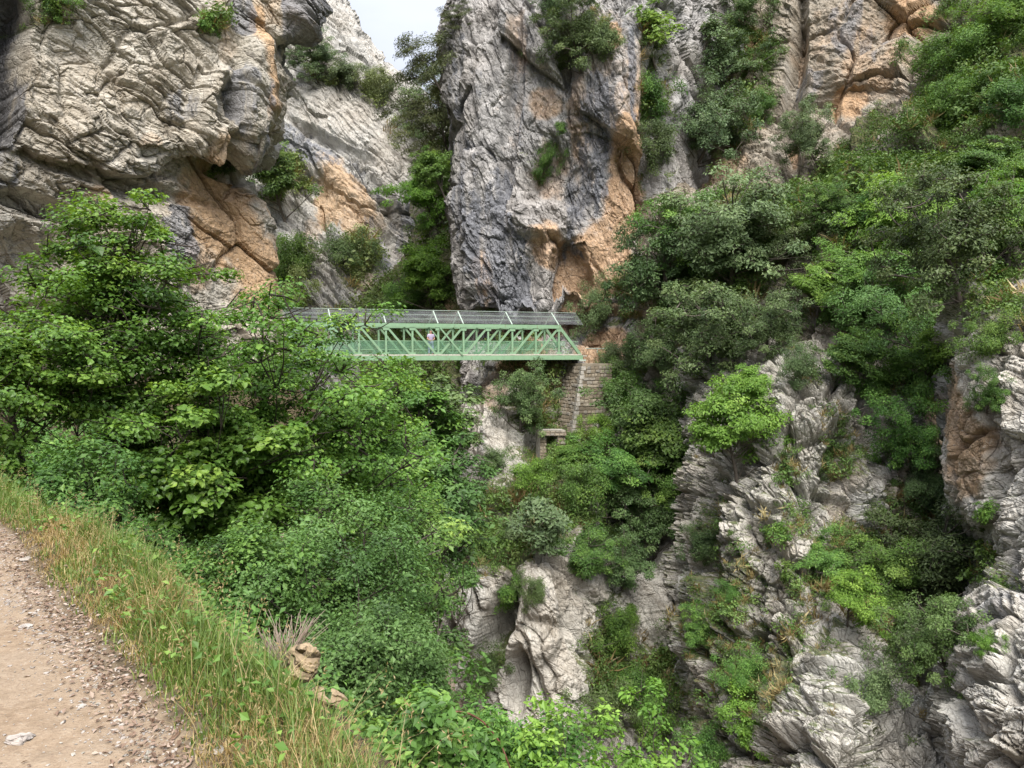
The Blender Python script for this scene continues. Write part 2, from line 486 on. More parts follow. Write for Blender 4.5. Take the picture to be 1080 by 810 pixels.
# left cliff -------------------------------------------------------------------------------------
sheet('left_cliff', M_LEFT, [
    [(-300, -190, 22), (-60, -190, 33), (60, -190, 37), (150, -190, 40), (220, -190, 43), (280, -190, 46), (335, -190, 48.5), (330, -190, 60), (310, -190, 78)],
    [(-300, -60, 22), (-60, -60, 33), (60, -60, 37), (150, -60, 40), (220, -60, 43), (280, -60, 45.5), (332, -60, 47.5), (328, -60, 59), (300, -60, 77)],
    [(-300, 0, 22), (-60, 0, 33), (60, 0, 37), (150, 0, 40), (220, 0, 43), (278, 0, 45), (325, 0, 47), (320, 0, 58), (296, 0, 76)],
    [(-300, 45, 22), (-60, 45, 32.5), (60, 45, 37), (150, 45, 40), (220, 45, 42.6), (270, 45, 44.6), (303, 45, 46.5), (298, 45, 57), (280, 45, 75)],
    [(-300, 95, 22), (-60, 95, 32.5), (60, 95, 36.5), (150, 95, 39.5), (215, 95, 41.6), (264, 95, 43.8), (290, 95, 46), (284, 95, 57), (268, 95, 75)],
    [(-300, 150, 22), (-60, 150, 32), (60, 150, 36), (150, 150, 39.3), (212, 150, 41.6), (256, 150, 43.8), (285, 150, 46), (278, 150, 57), (262, 150, 75)],
    [(-300, 185, 22), (-60, 185, 32), (60, 185, 36.5), (150, 185, 40.0), (205, 185, 43.2), (240, 185, 45.8), (266, 185, 48), (260, 185, 58), (250, 185, 75)],
    [(-300, 240, 22), (-60, 240, 32), (60, 240, 36.5), (150, 240, 39.8), (205, 240, 42.6), (248, 240, 45.4), (280, 240, 47.5), (275, 240, 58), (260, 240, 75)],
    [(-300, 320, 22), (-60, 320, 31.5), (60, 320, 36), (150, 320, 39.2), (210, 320, 42), (256, 320, 45), (292, 320, 47), (288, 320, 58), (270, 320, 75)],
    [(-300, 400, 21), (-60, 400, 30.5), (60, 400, 35), (150, 400, 38.5), (210, 400, 41.5), (258, 400, 44.5), (294, 400, 46.5), (290, 400, 58), (270, 400, 75)],
    [(-300, 560, 20), (-60, 540, 29), (60, 540, 33), (150, 540, 36.5), (210, 540, 40), (258, 540, 43), (298, 540, 45), (292, 540, 57), (270, 540, 75)],
], 560, 720, [(4.2, 1.3, 1.4), (1.7, .50, 1.7), (.75, .27, 1.8), (.33, .12, 1.6)], gap_k=.4, gap_w=.09, beds=[(2.3, .36), (.85, .17), (.36, .09)], rot=(15, 38, 20), aniso=(1.5, 1.1, .75), seed=100,
    bumps=[(8, 60, 26, 120, 8, -3.2), (222, 120, 24, 48, 12, 1.6), (232, 112, 15, 26, 10, -1.5), (262, 110, 22, 70, 6, 1.6), (235, 180, 34, 12, 20, -1.2),
           (20, 300, 70, 60, 0, -1.6), (30, 215, 60, 14, 12, -1.0), (120, 190, 110, 9, 14, -.7), (320, 20, 22, 30, 0, 1.0), (160, 245, 70, 30, 30, .8), (90, 330, 60, 16, 10, -1.2), (300, 60, 14, 22, 0, -.8)],
    orange=[(240, 235, 42, 70, -25, 1), (268, 280, 28, 66, -20, 1), (180, 200, 60, 40, 0, .3), (120, 260, 80, 50, 0, .3), (272, 70, 13, 75, -4, .9), (225, 152, 18, 22, 0, .7), (210, 275, 26, 40, 0, .6), (160, 150, 20, 16, 0, .5), (105, 205, 18, 16, 0, .6), (290, 20, 25, 24, 0, .45), (275, 318, 30, 18, 0, .6), (235, 30, 14, 50, -5, .4)],
    stain=[(310, 25, 26, 50, 10, .8), (253, 20, 15, 26, 0, .9), (262, 130, 16, 48, 8, .6), (188, 245, 22, 40, 10, .9), (195, 112, 22, 26, 0, .55), (245, 110, 14, 40, 0, .6), (12, 40, 24, 150, 0, 1.0), (170, 190, 12, 30, -20, .5)],
    moss=[(60, 12, 26, 16, 0, 1), (218, 32, 18, 14, 0, .8), (236, 180, 12, 16, 0, .6)])

# far mountainside ---------------------------------------------------------------------------------
sheet('far_mountain', M_FAR, [
    [(180, -330, 150), (285, -170, 150), (325, -70, 148), (352, -10, 146), (380, 40, 144), (402, 70, 142), (424, 86, 140), (444, 104, 140), (462, 130, 145), (476, 160, 160)],
    [(180, -300, 120), (285, -130, 118), (325, -52, 116), (354, 0, 114), (381, 42, 112), (402, 70, 110), (424, 86, 109), (444, 104, 108), (462, 130, 112), (476, 160, 135)],
    [(180, 50, 106), (285, 70, 105), (322, 82, 104), (352, 96, 103), (380, 118, 102), (402, 148, 101), (422, 168, 101), (440, 190, 102), (458, 210, 110), (474, 230, 135)],
    [(180, 190, 96), (285, 205, 95), (320, 210, 95), (350, 217, 95), (378, 228, 95), (400, 242, 96), (420, 258, 97), (437, 270, 99), (446, 282, 108), (452, 290, 130)],
    [(180, 320, 84), (285, 322, 83), (320, 322, 83), (350, 322, 83), (378, 322, 84), (400, 322, 85), (420, 325, 86), (440, 325, 87), (455, 325, 95), (470, 330, 115)],
    [(180, 470, 74), (285, 470, 73), (320, 470, 73), (350, 470, 73), (378, 470, 74), (400, 470, 75), (420, 470, 76), (445, 470, 77), (470, 470, 85), (490, 470, 100)],
], 330, 560, [(7, 1.3, 1.4), (2.6, .5, 1.4), (1.1, .3, 1.3)], beds=[(4.5, 1.3), (1.7, .7), (.7, .3)], rot=(0, 48, 10), aniso=(2.0, 1.2, .6), seed=200,
    bumps=[(330, 210, 30, 40, 0, -1.8), (400, 210, 60, 8, 55, -1.2), (350, 150, 60, 7, 30, -1.5), (300, 250, 26, 60, 0, -1.5)],
    orange=[(350, 200, 26, 46, 0, .95), (375, 225, 22, 40, 0, .8), (395, 250, 14, 30, 0, .5), (330, 235, 20, 26, 0, .5), (385, 290, 16, 24, 0, .5)],
    stain=[(310, 150, 30, 30, 30, .7), (335, 160, 40, 14, 30, .7), (400, 265, 14, 40, -20, .7), (425, 240, 12, 40, 0, .6), (385, 190, 40, 10, 55, .55), (412, 130, 10, 20, 0, .3)],
    moss=[(290, 290, 30, 60, 60, .8), (300, 180, 30, 30, 0, .75), (345, 85, 26, 16, 20, .6), (395, 95, 22, 16, 40, .7), (420, 140, 16, 20, 0, .5), (375, 275, 22, 40, 30, .75), (410, 315, 30, 20, 0, .9), (330, 330, 60, 16, 0, .6)])

# central cliff -------------------------------------------------------------------------------------
sheet('central_cliff', M_MID, [
    [(505, -190, 100), (498, -190, 76), (492, -190, 66), (525, -190, 63), (565, -190, 61), (610, -190, 60), (660, -190, 60), (700, -190, 61), (745, -190, 65), (800, -190, 70)],
    [(490, -40, 100), (484, -40, 75), (480, -40, 64), (515, -40, 61), (560, -40, 59.5), (610, -40, 58.5), (660, -40, 58.5), (700, -40, 60), (745, -40, 64), (800, -40, 69)],
    [(486, 40, 98), (480, 40, 74), (474, 40, 62.5), (512, 40, 60), (560, 40, 58.5), (610, 40, 57.5), (660, 40, 57.5), (698, 40, 59), (742, 40, 63), (800, 40, 68)],
    [(486, 140, 96), (480, 140, 73), (474, 140, 62), (512, 140, 59.8), (560, 140, 58.5), (610, 140, 57.8), (655, 140, 57.5), (696, 140, 58.6), (740, 140, 62), (800, 140, 67)],
    [(488, 230, 96), (481, 230, 73), (475, 230, 62), (512, 230, 59.8), (560, 230, 58), (610, 230, 57.8), (655, 230, 57.5), (696, 230, 58), (738, 230, 60.5), (800, 230, 65)],
    [(496, 300, 96), (490, 300, 73), (484, 300, 61.5), (515, 300, 59), (560, 300, 57.8), (610, 300, 58.4), (655, 300, 57.5), (694, 300, 57.5), (735, 300, 59.5), (800, 300, 63)],
    [(500, 328, 96), (496, 328, 73), (491, 328, 61), (518, 328, 58.6), (560, 328, 57.6), (605, 328, 58), (650, 328, 57), (692, 328, 57), (735, 328, 58.5), (800, 328, 62)],
    [(500, 336, 96), (497, 336, 74), (494, 336, 63.5), (518, 336, 62.6), (560, 336, 62), (605, 337, 61), (650, 340, 57.4), (692, 340, 56.5), (735, 340, 58), (800, 340, 62)],
    [(500, 366, 96), (497, 366, 74), (494, 366, 63.5), (518, 366, 62.8), (560, 366, 62), (605, 366, 60.6), (650, 366, 57.2), (692, 366, 56.3), (735, 366, 57.5), (800, 366, 61)],
    [(498, 374, 94), (495, 374, 72), (490, 374, 59.5), (518, 373, 57.2), (560, 373, 56.6), (605, 372, 56.6), (650, 374, 56.2), (690, 374, 55.8), (735, 374, 57), (800, 374, 60)],
    [(496, 392, 92), (493, 392, 70), (492, 392, 58.6), (518, 392, 56.4), (560, 392, 55.8), (605, 392, 56), (650, 392, 55.6), (690, 392, 55.4), (735, 392, 56), (800, 392, 60)],
    [(496, 560, 86), (493, 560, 66), (490, 560, 56), (518, 560, 54), (560, 560, 54), (605, 560, 54), (650, 560, 54), (690, 560, 54), (735, 560, 55), (800, 560, 59)],
], 560, 700, [(5.0, 1.3, 1.3), (2.0, .45, 1.4), (.8, .26, 1.5), (.33, .13, 1.4)], beds=[(3.1, .7), (1.1, .38), (.4, .16)], rot=(0, 72, 15), aniso=(1.9, 1.0, .8), seed=300,
    bumps=[(590, 200, 40, 60, 0, -1.4), (575, 230, 36, 24, 0, 1.6), (600, 300, 22, 46, 0, -1.6), (560, 300, 12, 50, 10, -1.0), (600, 60, 16, 40, 0, -1.2), (500, 170, 14, 150, 0, .7), (540, 120, 10, 130, 6, -1.0), (660, 90, 18, 90, 3, 1.0), (510, 320, 20, 20, 0, -1.0), (690, 140, 12, 100, 4, -1.8), (640, 330, 24, 12, 0, -1)],
    orange=[(662, 190, 30, 90, 6, 1), (638, 275, 40, 50, 0, 1), (668, 120, 26, 90, 4, .6), (610, 120, 16, 60, 0, .55), (612, 300, 26, 44, 0, .9), (580, 260, 22, 36, -10, .8), (575, 110, 20, 24, 0, .65), (550, 50, 16, 40, 0, .5), (560, 345, 70, 16, 0, .8), (512, 305, 14, 40, -5, .75), (648, 35, 9, 16, 0, 1), (690, 250, 22, 50, 0, .55), (640, 370, 40, 26, 0, .9), (690, 350, 26, 40, 0, .6), (560, 395, 40, 30, 0, .9), (580, 175, 24, 40, 0, .5), (650, 110, 70, 130, 0, .38), (560, 110, 40, 90, 0, .3)],
    stain=[(490, 150, 22, 160, 0, .55), (520, 260, 34, 100, 0, .8), (545, 90, 16, 100, 0, .5), (628, 150, 22, 90, 0, .65), (606, 220, 16, 70, 0, .5), (660, 80, 18, 60, 0, .4), (545, 310, 24, 40, 0, .9)],
    moss=[(610, 35, 40, 36, 0, .9), (570, 165, 24, 30, 20, .6), (690, 80, 26, 80, 0, .8), (700, 200, 26, 60, 0, .5), (580, 430, 90, 60, 0, .8), (655, 320, 40, 30, 0, .5), (670, 390, 40, 12, 0, .8), (530, 385, 40, 20, 0, .5)])

# slope in the gap between far mountain and central cliff ------------------------------------------
sheet('gap_slope', M_HILL, [
    [(395, 300, 92), (425, 262, 90), (450, 190, 88), (475, 110, 86), (505, 60, 84), (540, 40, 82)],
    [(390, 325, 84), (420, 300, 82), (448, 250, 80), (475, 190, 79), (505, 150, 78), (540, 120, 77)],
    [(385, 350, 76), (418, 340, 75), (448, 310, 74), (475, 270, 73), (505, 240, 72), (540, 220, 71)],
    [(380, 395, 70), (415, 395, 69), (448, 385, 67), (475, 365, 66), (505, 350, 66), (540, 345, 66)],
    [(370, 520, 64), (410, 520, 62), (445, 520, 61), (475, 520, 60), (505, 520, 60), (540, 520, 60)],
], 160, 200, [(4, 1.2, 1.3), (1.5, .6, 1.3)], seed=350, base_moss=.8, orange=[(480, 330, 30, 30, 0, .6)])

# right hillside --------------------------------------------------------------------------------------
cols = [690, 740, 790, 840, 900, 960, 1020, 1090, 1250]
hs = {-190: [70, 70, 69, 68, 67, 66, 64, 60, 54], -20: [67, 67, 66, 63.5, 62, 61, 58, 53, 46], 50: [66, 66, 65, 62.4, 61, 60, 55, 49.5, 43], 105: [65, 65, 63, 61, 60.5, 57, 50.5, 46, 40],
      118: [64, 64, 62, 60, 59, 55, 49.5, 45.4, 39.5], 165: [61.5, 61.5, 59, 56.5, 54, 50.5, 46.5, 43, 38], 220: [58, 57, 53.5, 51, 48, 45.5, 43, 39.5, 35], 280: [56, 53.5, 50, 47.4, 44.4, 42.4, 40, 36.4, 32.5],
      340: [55, 51, 48, 45, 42.4, 40.6, 38.4, 34.6, 31], 400: [54, 50, 47, 43.6, 41.6, 40, 37.6, 33.8, 30.5], 520: [53, 49, 46, 43, 41, 39.5, 37, 33.4, 30], 760: [51, 47, 45, 42, 40, 38, 36, 33, 30]}
sheet('right_hillside', M_HILL, [[(c, py, Y) for c, Y in zip(cols, hs[py])] for py in hs], 480, 560,
      [(4.5, 1.3, 1.3), (1.8, .5, 1.3), (.7, .30, 1.4), (.3, .12, 1.2)], beds=[(2.2, .6), (.8, .3)], rot=(0, 30, 20), seed=400, aniso=(1.2, 1, .9),
      bumps=[(925, 50, 70, 70, 0, 1.4), (838, 90, 12, 120, 4, -2.2), (735, 110, 20, 90, 0, -1.4), (975, 155, 26, 26, 0, 1.6), (925, 180, 50, 26, -20, 1.2), (800, 160, 22, 30, 0, .8), (880, 265, 18, 30, 0, 1.2), (985, 90, 20, 14, 0, .8)],
      orange=[(960, 22, 40, 36, 0, .8), (905, 60, 24, 60, 10, .55), (895, 115, 30, 16, 0, .8), (935, 90, 24, 24, 0, .55), (770, 45, 36, 30, 0, .9), (755, 170, 40, 20, 0, .6), (690, 330, 20, 40, 0, .5), (835, 135, 10, 20, 0, .7), (845, 50, 12, 40, 0, .5), (910, 60, 90, 90, 0, .4), (760, 90, 70, 100, 0, .36)],
      stain=[(890, 30, 26, 40, 20, .7), (920, 50, 24, 40, 20, .5), (850, 90, 14, 30, 0, .6)],
      moss=[(1050, 60, 80, 90, 0, 1), (1000, 180, 110, 40, -15, 1), (900, 155, 60, 16, -25, 1), (850, 230, 160, 50, -10, 1), (950, 300, 160, 60, 0, 1), (760, 330, 100, 80, 0, .9), (720, 70, 40, 100, 0, .7), (790, 70, 40, 60, 0, .6), (740, 130, 60, 40, 0, .6), (1060, 330, 60, 100, 0, .9), (1010, 130, 60, 30, 0, 1)])

# crag on the lower right -----------------------------------------------------------------------------
sheet('lower_crag', M_CRAG, [
    [(715, 350, 54), (745, 350, 50), (780, 350, 47), (820, 350, 44), (860, 350, 42.5), (905, 350, 41), (950, 350, 40.5), (1000, 350, 39), (1060, 350, 37.5)],
    [(712, 400, 51), (745, 400, 45), (780, 395, 42), (822, 388, 39), (860, 385, 38), (905, 385, 37.6), (950, 388, 37.4), (1000, 395, 37), (1060, 400, 36)],
    [(708, 470, 49), (738, 470, 42), (775, 470, 38.4), (815, 470, 36), (855, 465, 35.4), (905, 465, 35.4), (950, 468, 36), (1000, 470, 36.2), (1060, 470, 35.5)],
    [(705, 550, 48), (731, 550, 39.4), (765, 550, 36), (805, 550, 34.5), (850, 550, 33.8), (900, 550, 33.8), (950, 550, 34.6), (1000, 550, 35.2), (1060, 550, 34.5)],
    [(702, 640, 46), (726, 640, 37.6), (760, 640, 34.4), (800, 640, 33), (850, 640, 32), (900, 640, 31.6), (950, 640, 32.2), (1000, 640, 32.4), (1060, 640, 31.5)],
    [(700, 730, 44), (722, 730, 35.6), (758, 730, 32.4), (800, 730, 31), (845, 730, 28.6), (890, 730, 27), (940, 730, 28.6), (1000, 730, 28.6), (1060, 730, 28)],
    [(696, 830, 42), (718, 830, 34), (755, 830, 31), (795, 830, 29), (835, 830, 25.6), (885, 830, 24.2), (940, 830, 25), (1000, 830, 25), (1060, 830, 25)],
    [(690, 1000, 40), (714, 1000, 32), (750, 1000, 29.5), (790, 1000, 27.6), (830, 1000, 24), (885, 1000, 22.6), (940, 1000, 23), (1000, 1000, 23), (1060, 1000, 23)],
], 500, 720, [(3.4, .9, 1.3), (1.5, .62, 1.6), (.7, .40, 1.7), (.3, .18, 1.5)], gap_k=1.0, gap_w=.16, beds=[(1.5, .25), (.55, .15)], rot=(10, 68, 25), aniso=(2.1, 1, .75), seed=500, warp=.4,
    bumps=[(790, 520, 26, 90, 10, .8), (745, 600, 12, 110, 0, -1.2), (880, 520, 16, 120, 12, -.9), (850, 440, 40, 20, 0, .8), (840, 590, 30, 80, -15, .7), (700, 620, 16, 40, 0, .5), (800, 660, 14, 60, 0, -.9), (930, 430, 20, 60, 0, -1.0), (870, 770, 40, 50, 30, .3)],
    orange=[(960, 540, 26, 60, 0, .5), (900, 520, 20, 50, 0, .5), (830, 600, 24, 60, 0, .35), (990, 450, 20, 60, 0, .7)],
    stain=[(930, 470, 26, 60, 0, .35)],
    moss=[(900, 480, 40, 30, 0, .7), (830, 490, 22, 34, 0, .7), (780, 610, 22, 60, 0, .8), (840, 560, 20, 20, 0, .5), (770, 690, 40, 60, 0, .8), (820, 740, 50, 50, 0, .9), (960, 620, 80, 110, 0, .9), (880, 700, 20, 30, 0, .7), (970, 400, 60, 40, 0, .8), (730, 760, 50, 60, 0, .7), (850, 400, 20, 14, 0, .7), (745, 560, 16, 60, 0, .7), (735, 660, 20, 60, 0, .8), (860, 640, 26, 40, 0, .6), (810, 560, 16, 24, 0, .6), (890, 450, 30, 24, 0, .7), (840, 690, 26, 20, 0, .7), (900, 590, 30, 40, 0, .7)], base_moss=.28)

# rock at the right edge, nearest on that bank ---------------------------------------------------------
sheet('near_cliff', M_CRAG, [
    [(1010, 300, 38), (1040, 300, 34), (1066, 300, 31), (1095, 300, 29.5), (1170, 300, 27), (1330, 300, 24)],
    [(1004, 340, 37), (1022, 338, 31), (1050, 336, 29), (1088, 335, 28), (1165, 335, 25.5), (1330, 335, 22.5)],
    [(1000, 440, 36), (1009, 440, 30), (1040, 440, 28), (1085, 440, 26.6), (1165, 440, 24.5), (1330, 440, 21.5)],
    [(1002, 530, 36), (1014, 530, 30), (1044, 530, 28), (1085, 530, 26), (1165, 530, 23.6), (1330, 530, 21)],
    [(1030, 585, 35), (1046, 585, 30), (1062, 585, 27), (1090, 585, 24.6), (1165, 585, 22.6), (1330, 585, 20.4)],
    [(1000, 660, 32), (1020, 660, 26.4), (1045, 660, 24.4), (1085, 660, 23), (1165, 660, 21.6), (1330, 660, 20)],
    [(985, 760, 31), (1005, 760, 24.6), (1036, 760, 22.6), (1085, 760, 21.4), (1165, 760, 20.4), (1330, 760, 19)],
    [(975, 960, 29), (1000, 960, 22.8), (1032, 960, 21), (1085, 960, 20), (1165, 960, 19.4), (1330, 960, 18)],
], 260, 600, [(3, .9, 1.2), (1.2, .42, 1.4), (.5, .22, 1.5), (.22, .09, 1.3)], gap_k=.8, beds=[(1.3, .25), (.5, .14)], rot=(0, 60, 30), aniso=(1.7, 1, .8), seed=600,
    bumps=[(1050, 470, 12, 110, 0, -.5)], orange=[(1022, 480, 20, 70, 0, .85), (1010, 430, 12, 60, 0, .8)],
    stain=[(1070, 640, 24, 50, 0, .5), (1060, 420, 24, 40, 0, .4)], moss=[(1060, 330, 70, 26, 0, .9), (1020, 400, 20, 40, 0, .3), (1050, 605, 26, 26, 0, .7)])

# spur below the bridge ---------------------------------------------------------------------------------
sheet('bridge_spur', M_CRAG, [
    [(514, 372, 66), (510, 372, 60), (507, 376, 57.4), (532, 380, 56.2), (566, 384, 56.6), (600, 384, 56.8), (640, 384, 56.6), (690, 384, 56.4), (740, 384, 57), (790, 384, 58)],
    [(503, 420, 62), (496, 420, 56), (491, 420, 53.5), (525, 416, 53), (560, 420, 54.4), (600, 424, 55.4), (640, 424, 54), (690, 424, 53.6), (740, 424, 54), (790, 424, 55)],
    [(500, 455, 60), (494, 455, 54), (490, 455, 51.5), (520, 455, 51), (560, 455, 52), (600, 455, 53.2), (640, 455, 51.6), (690, 455, 51.4), (740, 455, 51.6), (790, 455, 53)],
    [(500, 500, 58), (497, 500, 51.6), (494, 500, 49), (525, 500, 48), (560, 500, 47.6), (600, 500, 47.6), (640, 500, 48), (690, 500, 49), (740, 500, 49.6), (790, 500, 52)],
    [(490, 560, 54), (485, 560, 47.4), (482, 560, 44.6), (520, 558, 43.6), (560, 556, 43), (600, 556, 43), (640, 560, 44.4), (690, 560, 46), (740, 560, 47.4), (790, 560, 50)],
    [(476, 612, 52), (470, 612, 43.6), (467, 612, 41), (505, 606, 40), (550, 602, 39.4), (600, 606, 39.8), (640, 610, 42.4), (690, 610, 44), (740, 610, 45.4), (790, 610, 48)],
    [(474, 690, 50), (466, 690, 42), (463, 690, 40), (505, 690, 39.6), (550, 690, 38.4), (600, 690, 38.6), (640, 690, 40.6), (690, 690, 41.4), (740, 690, 42.4), (790, 690, 45)],
    [(482, 765, 50), (480, 765, 42), (477, 765, 40), (505, 765, 39.4), (550, 765, 37.6), (600, 765, 37.6), (640, 765, 38.8), (690, 765, 39.2), (740, 765, 39.4), (790, 765, 42)],
    [(482, 950, 46), (480, 950, 39), (477, 950, 37), (505, 950, 36), (550, 950, 35), (600, 950, 35), (640, 950, 36), (690, 950, 36.4), (740, 950, 37), (790, 950, 40)],
], 420, 640, [(3.6, .8, 1.2), (1.6, .40, 1.4), (.7, .24, 1.4), (.3, .10, 1.3)], gap_k=.8, gap_w=.14, beds=[(1.9, .35), (.7, .18)], rot=(10, 60, -15), aniso=(2.0, 1, .8), seed=700, warp=.45,
    bumps=[(527, 660, 16, 60, 18, -2.6), (545, 720, 14, 40, 8, -2.2), (474, 690, 10, 40, 0, -1.6), (505, 640, 14, 50, 10, .8), (560, 650, 34, 60, 10, .9), (600, 650, 10, 60, -15, -.8), (520, 460, 16, 60, 0, .5), (565, 470, 14, 14, 0, -1.2), (670, 560, 50, 50, 0, -2.0), (700, 640, 22, 40, 0, 1.4), (735, 620, 10, 80, 0, -1.5)],
    orange=[(520, 410, 22, 30, 0, .65), (560, 395, 36, 14, 0, .8), (545, 430, 20, 30, 0, .4)],
    stain=[(508, 455, 12, 40, 0, .4), (550, 720, 14, 40, 0, .5), (585, 620, 20, 40, 0, .3)],
    moss=[(560, 540, 80, 50, -25, 1), (600, 480, 60, 40, 0, 1), (660, 520, 80, 70, 0, .9), (520, 585, 40, 30, -30, .9), (640, 700, 36, 90, 0, .8), (690, 720, 60, 60, 0, .7), (570, 440, 40, 40, 0, .7), (660, 420, 50, 40, 0, .8), (480, 630, 14, 20, 0, .6), (510, 700, 16, 40, 0, .5)])

# ------------------------------------------------------------------ near bank with the path
EDGE = np.array([(-0.15, -6), (-.5, 0), (-.84, 1.6), (-1.29, 2.95), (-1.93, 3.75), (-2.58, 4.5), (-3.45, 5.5), (-4.6, 6.9), (-8, 10), (-13, 15), (-17, 22), (-19.4, 30), (-18.5, 38), (-15.8, 44.5), (-15.4, 46.5), (-17.5, 49), (-24, 53), (-40, 58)])
OUTER = np.array([(.9, -6), (.5, 0), (-.02, 1.5), (-.50, 2.5), (-1.12, 3.32), (-1.74, 4.02), (-2.92, 5.66), (-5.0, 7.7), (-7.6, 10.6), (-12.2, 15.6), (-15.8, 22.4), (-18.0, 30), (-17.2, 37.6), (-14.3, 44.2), (-14.0, 47.2), (-16.8, 50.4), (-24, 55), (-40, 60)])


def poly_dense(P, n=400):
    P = catmull(np.concatenate([P, np.zeros((len(P), 1))], 1)[None], n, 1)[0][:, :2]
    return P


ED, OD = poly_dense(EDGE), poly_dense(OUTER)


def sdist(XY, L):
    """signed distance to polyline L; positive on its right-hand side (towards the gorge)"""
    out = np.full(len(XY), 1e9); sg = np.ones(len(XY))
    for s in range(0, len(XY), 20000):
        q = XY[s:s + 20000]
        d = ((q[:, None] - L[None, ::2]) ** 2).sum(-1)
        i = np.minimum(d.argmin(1) * 2, len(L) - 3)
        i = np.maximum(i, 1)
        t = L[i + 1] - L[i - 1]
        v = q - L[i]
        sg[s:s + 20000] = np.sign(t[:, 1] * v[:, 0] - t[:, 0] * v[:, 1])
        out[s:s + 20000] = np.sqrt(d.min(1))
    return out * sg


def ground_z(XY):
    de, do = sdist(XY, ED), sdist(XY, OD)
    P3 = np.concatenate([XY, np.zeros((len(XY), 1))], 1)
    n1 = fbm(P3 * .8, 3, 5); n2 = fbm(P3 * 4, 3, 8)
    path = .035 * n1 + .012 * n2 - .05 * sstep(-1.5, -.2, -np.abs(de + 1.0))
    verge = .03 + .10 * sstep(0, .5, de) + .06 * n1 + .03 * n2
    z = path + (verge - path) * sstep(-.12, .25, de)
    d = np.maximum(do, 0)
    fall = -(1.0 * d + .03 * d * d) + sstep(0, 2, d) * (.5 * n1 + .15 * n2 + 1.1 * fbm(P3 * .22, 3, 15) * sstep(1, 6, d))
    return np.maximum(z + np.where(do > 0, fall, 0), -30.5)


t = NT('bank_soil'); p = t.pos()
a = t.noise(p, 1.3, 5, .6); b = t.noise(p, 14, 4, .65); c3 = t.noise(p, 60, 3, .7)
dirt = t.ramp(b, [(.3, (.175, .127, .082)), (.5, (.235, .174, .117)), (.7, (.285, .222, .157))])
dirt = t.mix(t.ramp(a, [(.4, 0.), (.62, .55)]), dirt, (.262, .212, .157))
dirt = t.mix(t.ramp(c3, [(.36, .6), (.46, 0.)]), dirt, (.17, .12, .085))
dirt = t.mix(t.ramp(c3, [(.62, 0.), (.7, .7)]), dirt, (.33, .30, .26))
soil = t.ramp(b, [(.3, (.035, .028, .018)), (.55, (.09, .07, .042)), (.75, (.16, .12, .075))])
lit = t.attr('verge')
col = t.mix(lit, dirt, soil)
bank_rock = t.ramp(t.noise(p, .9, 6, .65), [(.35, (.10, .075, .055)), (.55, (.30, .235, .185)), (.7, (.46, .385, .32))])
col = t.mix(t.attr('scree'), col, bank_rock)
hh = t.math('ADD', t.math('MULTIPLY', b, .6), t.math('MULTIPLY', c3, .4))
M_BANK = t.out(t.bsdf(col, .93, .15, t.bump(hh, .7, .035)))

xs = np.unique(np.concatenate([np.linspace(-34, -7, 70), np.linspace(-7, 1.5, 340), np.linspace(1.5, 16, 90)]))
ys = np.unique(np.concatenate([np.linspace(-8, 1.5, 50), np.linspace(1.5, 9, 300), np.linspace(9, 62, 150)]))
XX, YY = np.meshgrid(xs, ys)
XY = np.stack([XX.ravel(), YY.ravel()], -1)
Z = ground_z(XY)
V = np.concatenate([XY, Z[:, None]], 1)
idx = np.arange(len(V)).reshape(XX.shape)
F = np.stack([idx[:-1, :-1], idx[:-1, 1:], idx[1:, 1:], idx[1:, :-1]], -1).reshape(-1, 4)
de, do = sdist(XY, ED), sdist(XY, OD)
wv = fbm(V * 3.0, 3, 77)
verge = sstep(-.10, .12, de + .12 * wv)
scree = sstep(2.5, 5, do + 1.2 * wv)
link('path_and_bank', mesh_from('path_and_bank', V, [F], [M_BANK], True, pattr={'verge': verge, 'scree': scree}), kind='structure', label='dirt path and the bank falling from it')
_bv = BVHTree.FromPolygons([tuple(v) for v in V], [tuple(int(x) for x in f) for f in F])
SHEETS['path_and_bank'] = dict(V=V, bvh=_bv)

# gorge floor: one big ground sheet far below
gx = np.linspace(-900, 900, 90); GX, GY = np.meshgrid(gx, gx + 500)
gp = np.stack([GX.ravel(), GY.ravel(), np.zeros(GX.size)], -1)
gp[:, 2] = -32 + 1.5 * fbm(gp * .02, 3, 9)
gi = np.arange(len(gp)).reshape(GX.shape)
link('ground', mesh_from('ground', gp, [np.stack([gi[:-1, :-1], gi[:-1, 1:], gi[1:, 1:], gi[1:, :-1]], -1).reshape(-1, 4)], [M_HILL], True,
     pattr={'moss': np.full(len(gp), .8), 'orange': np.zeros(len(gp)), 'stain': np.zeros(len(gp))}), kind='structure')
# ------------------------------------------------------------------ plants
def unit(v): return v / (np.linalg.norm(v, axis=-1, keepdims=True) + 1e-9)


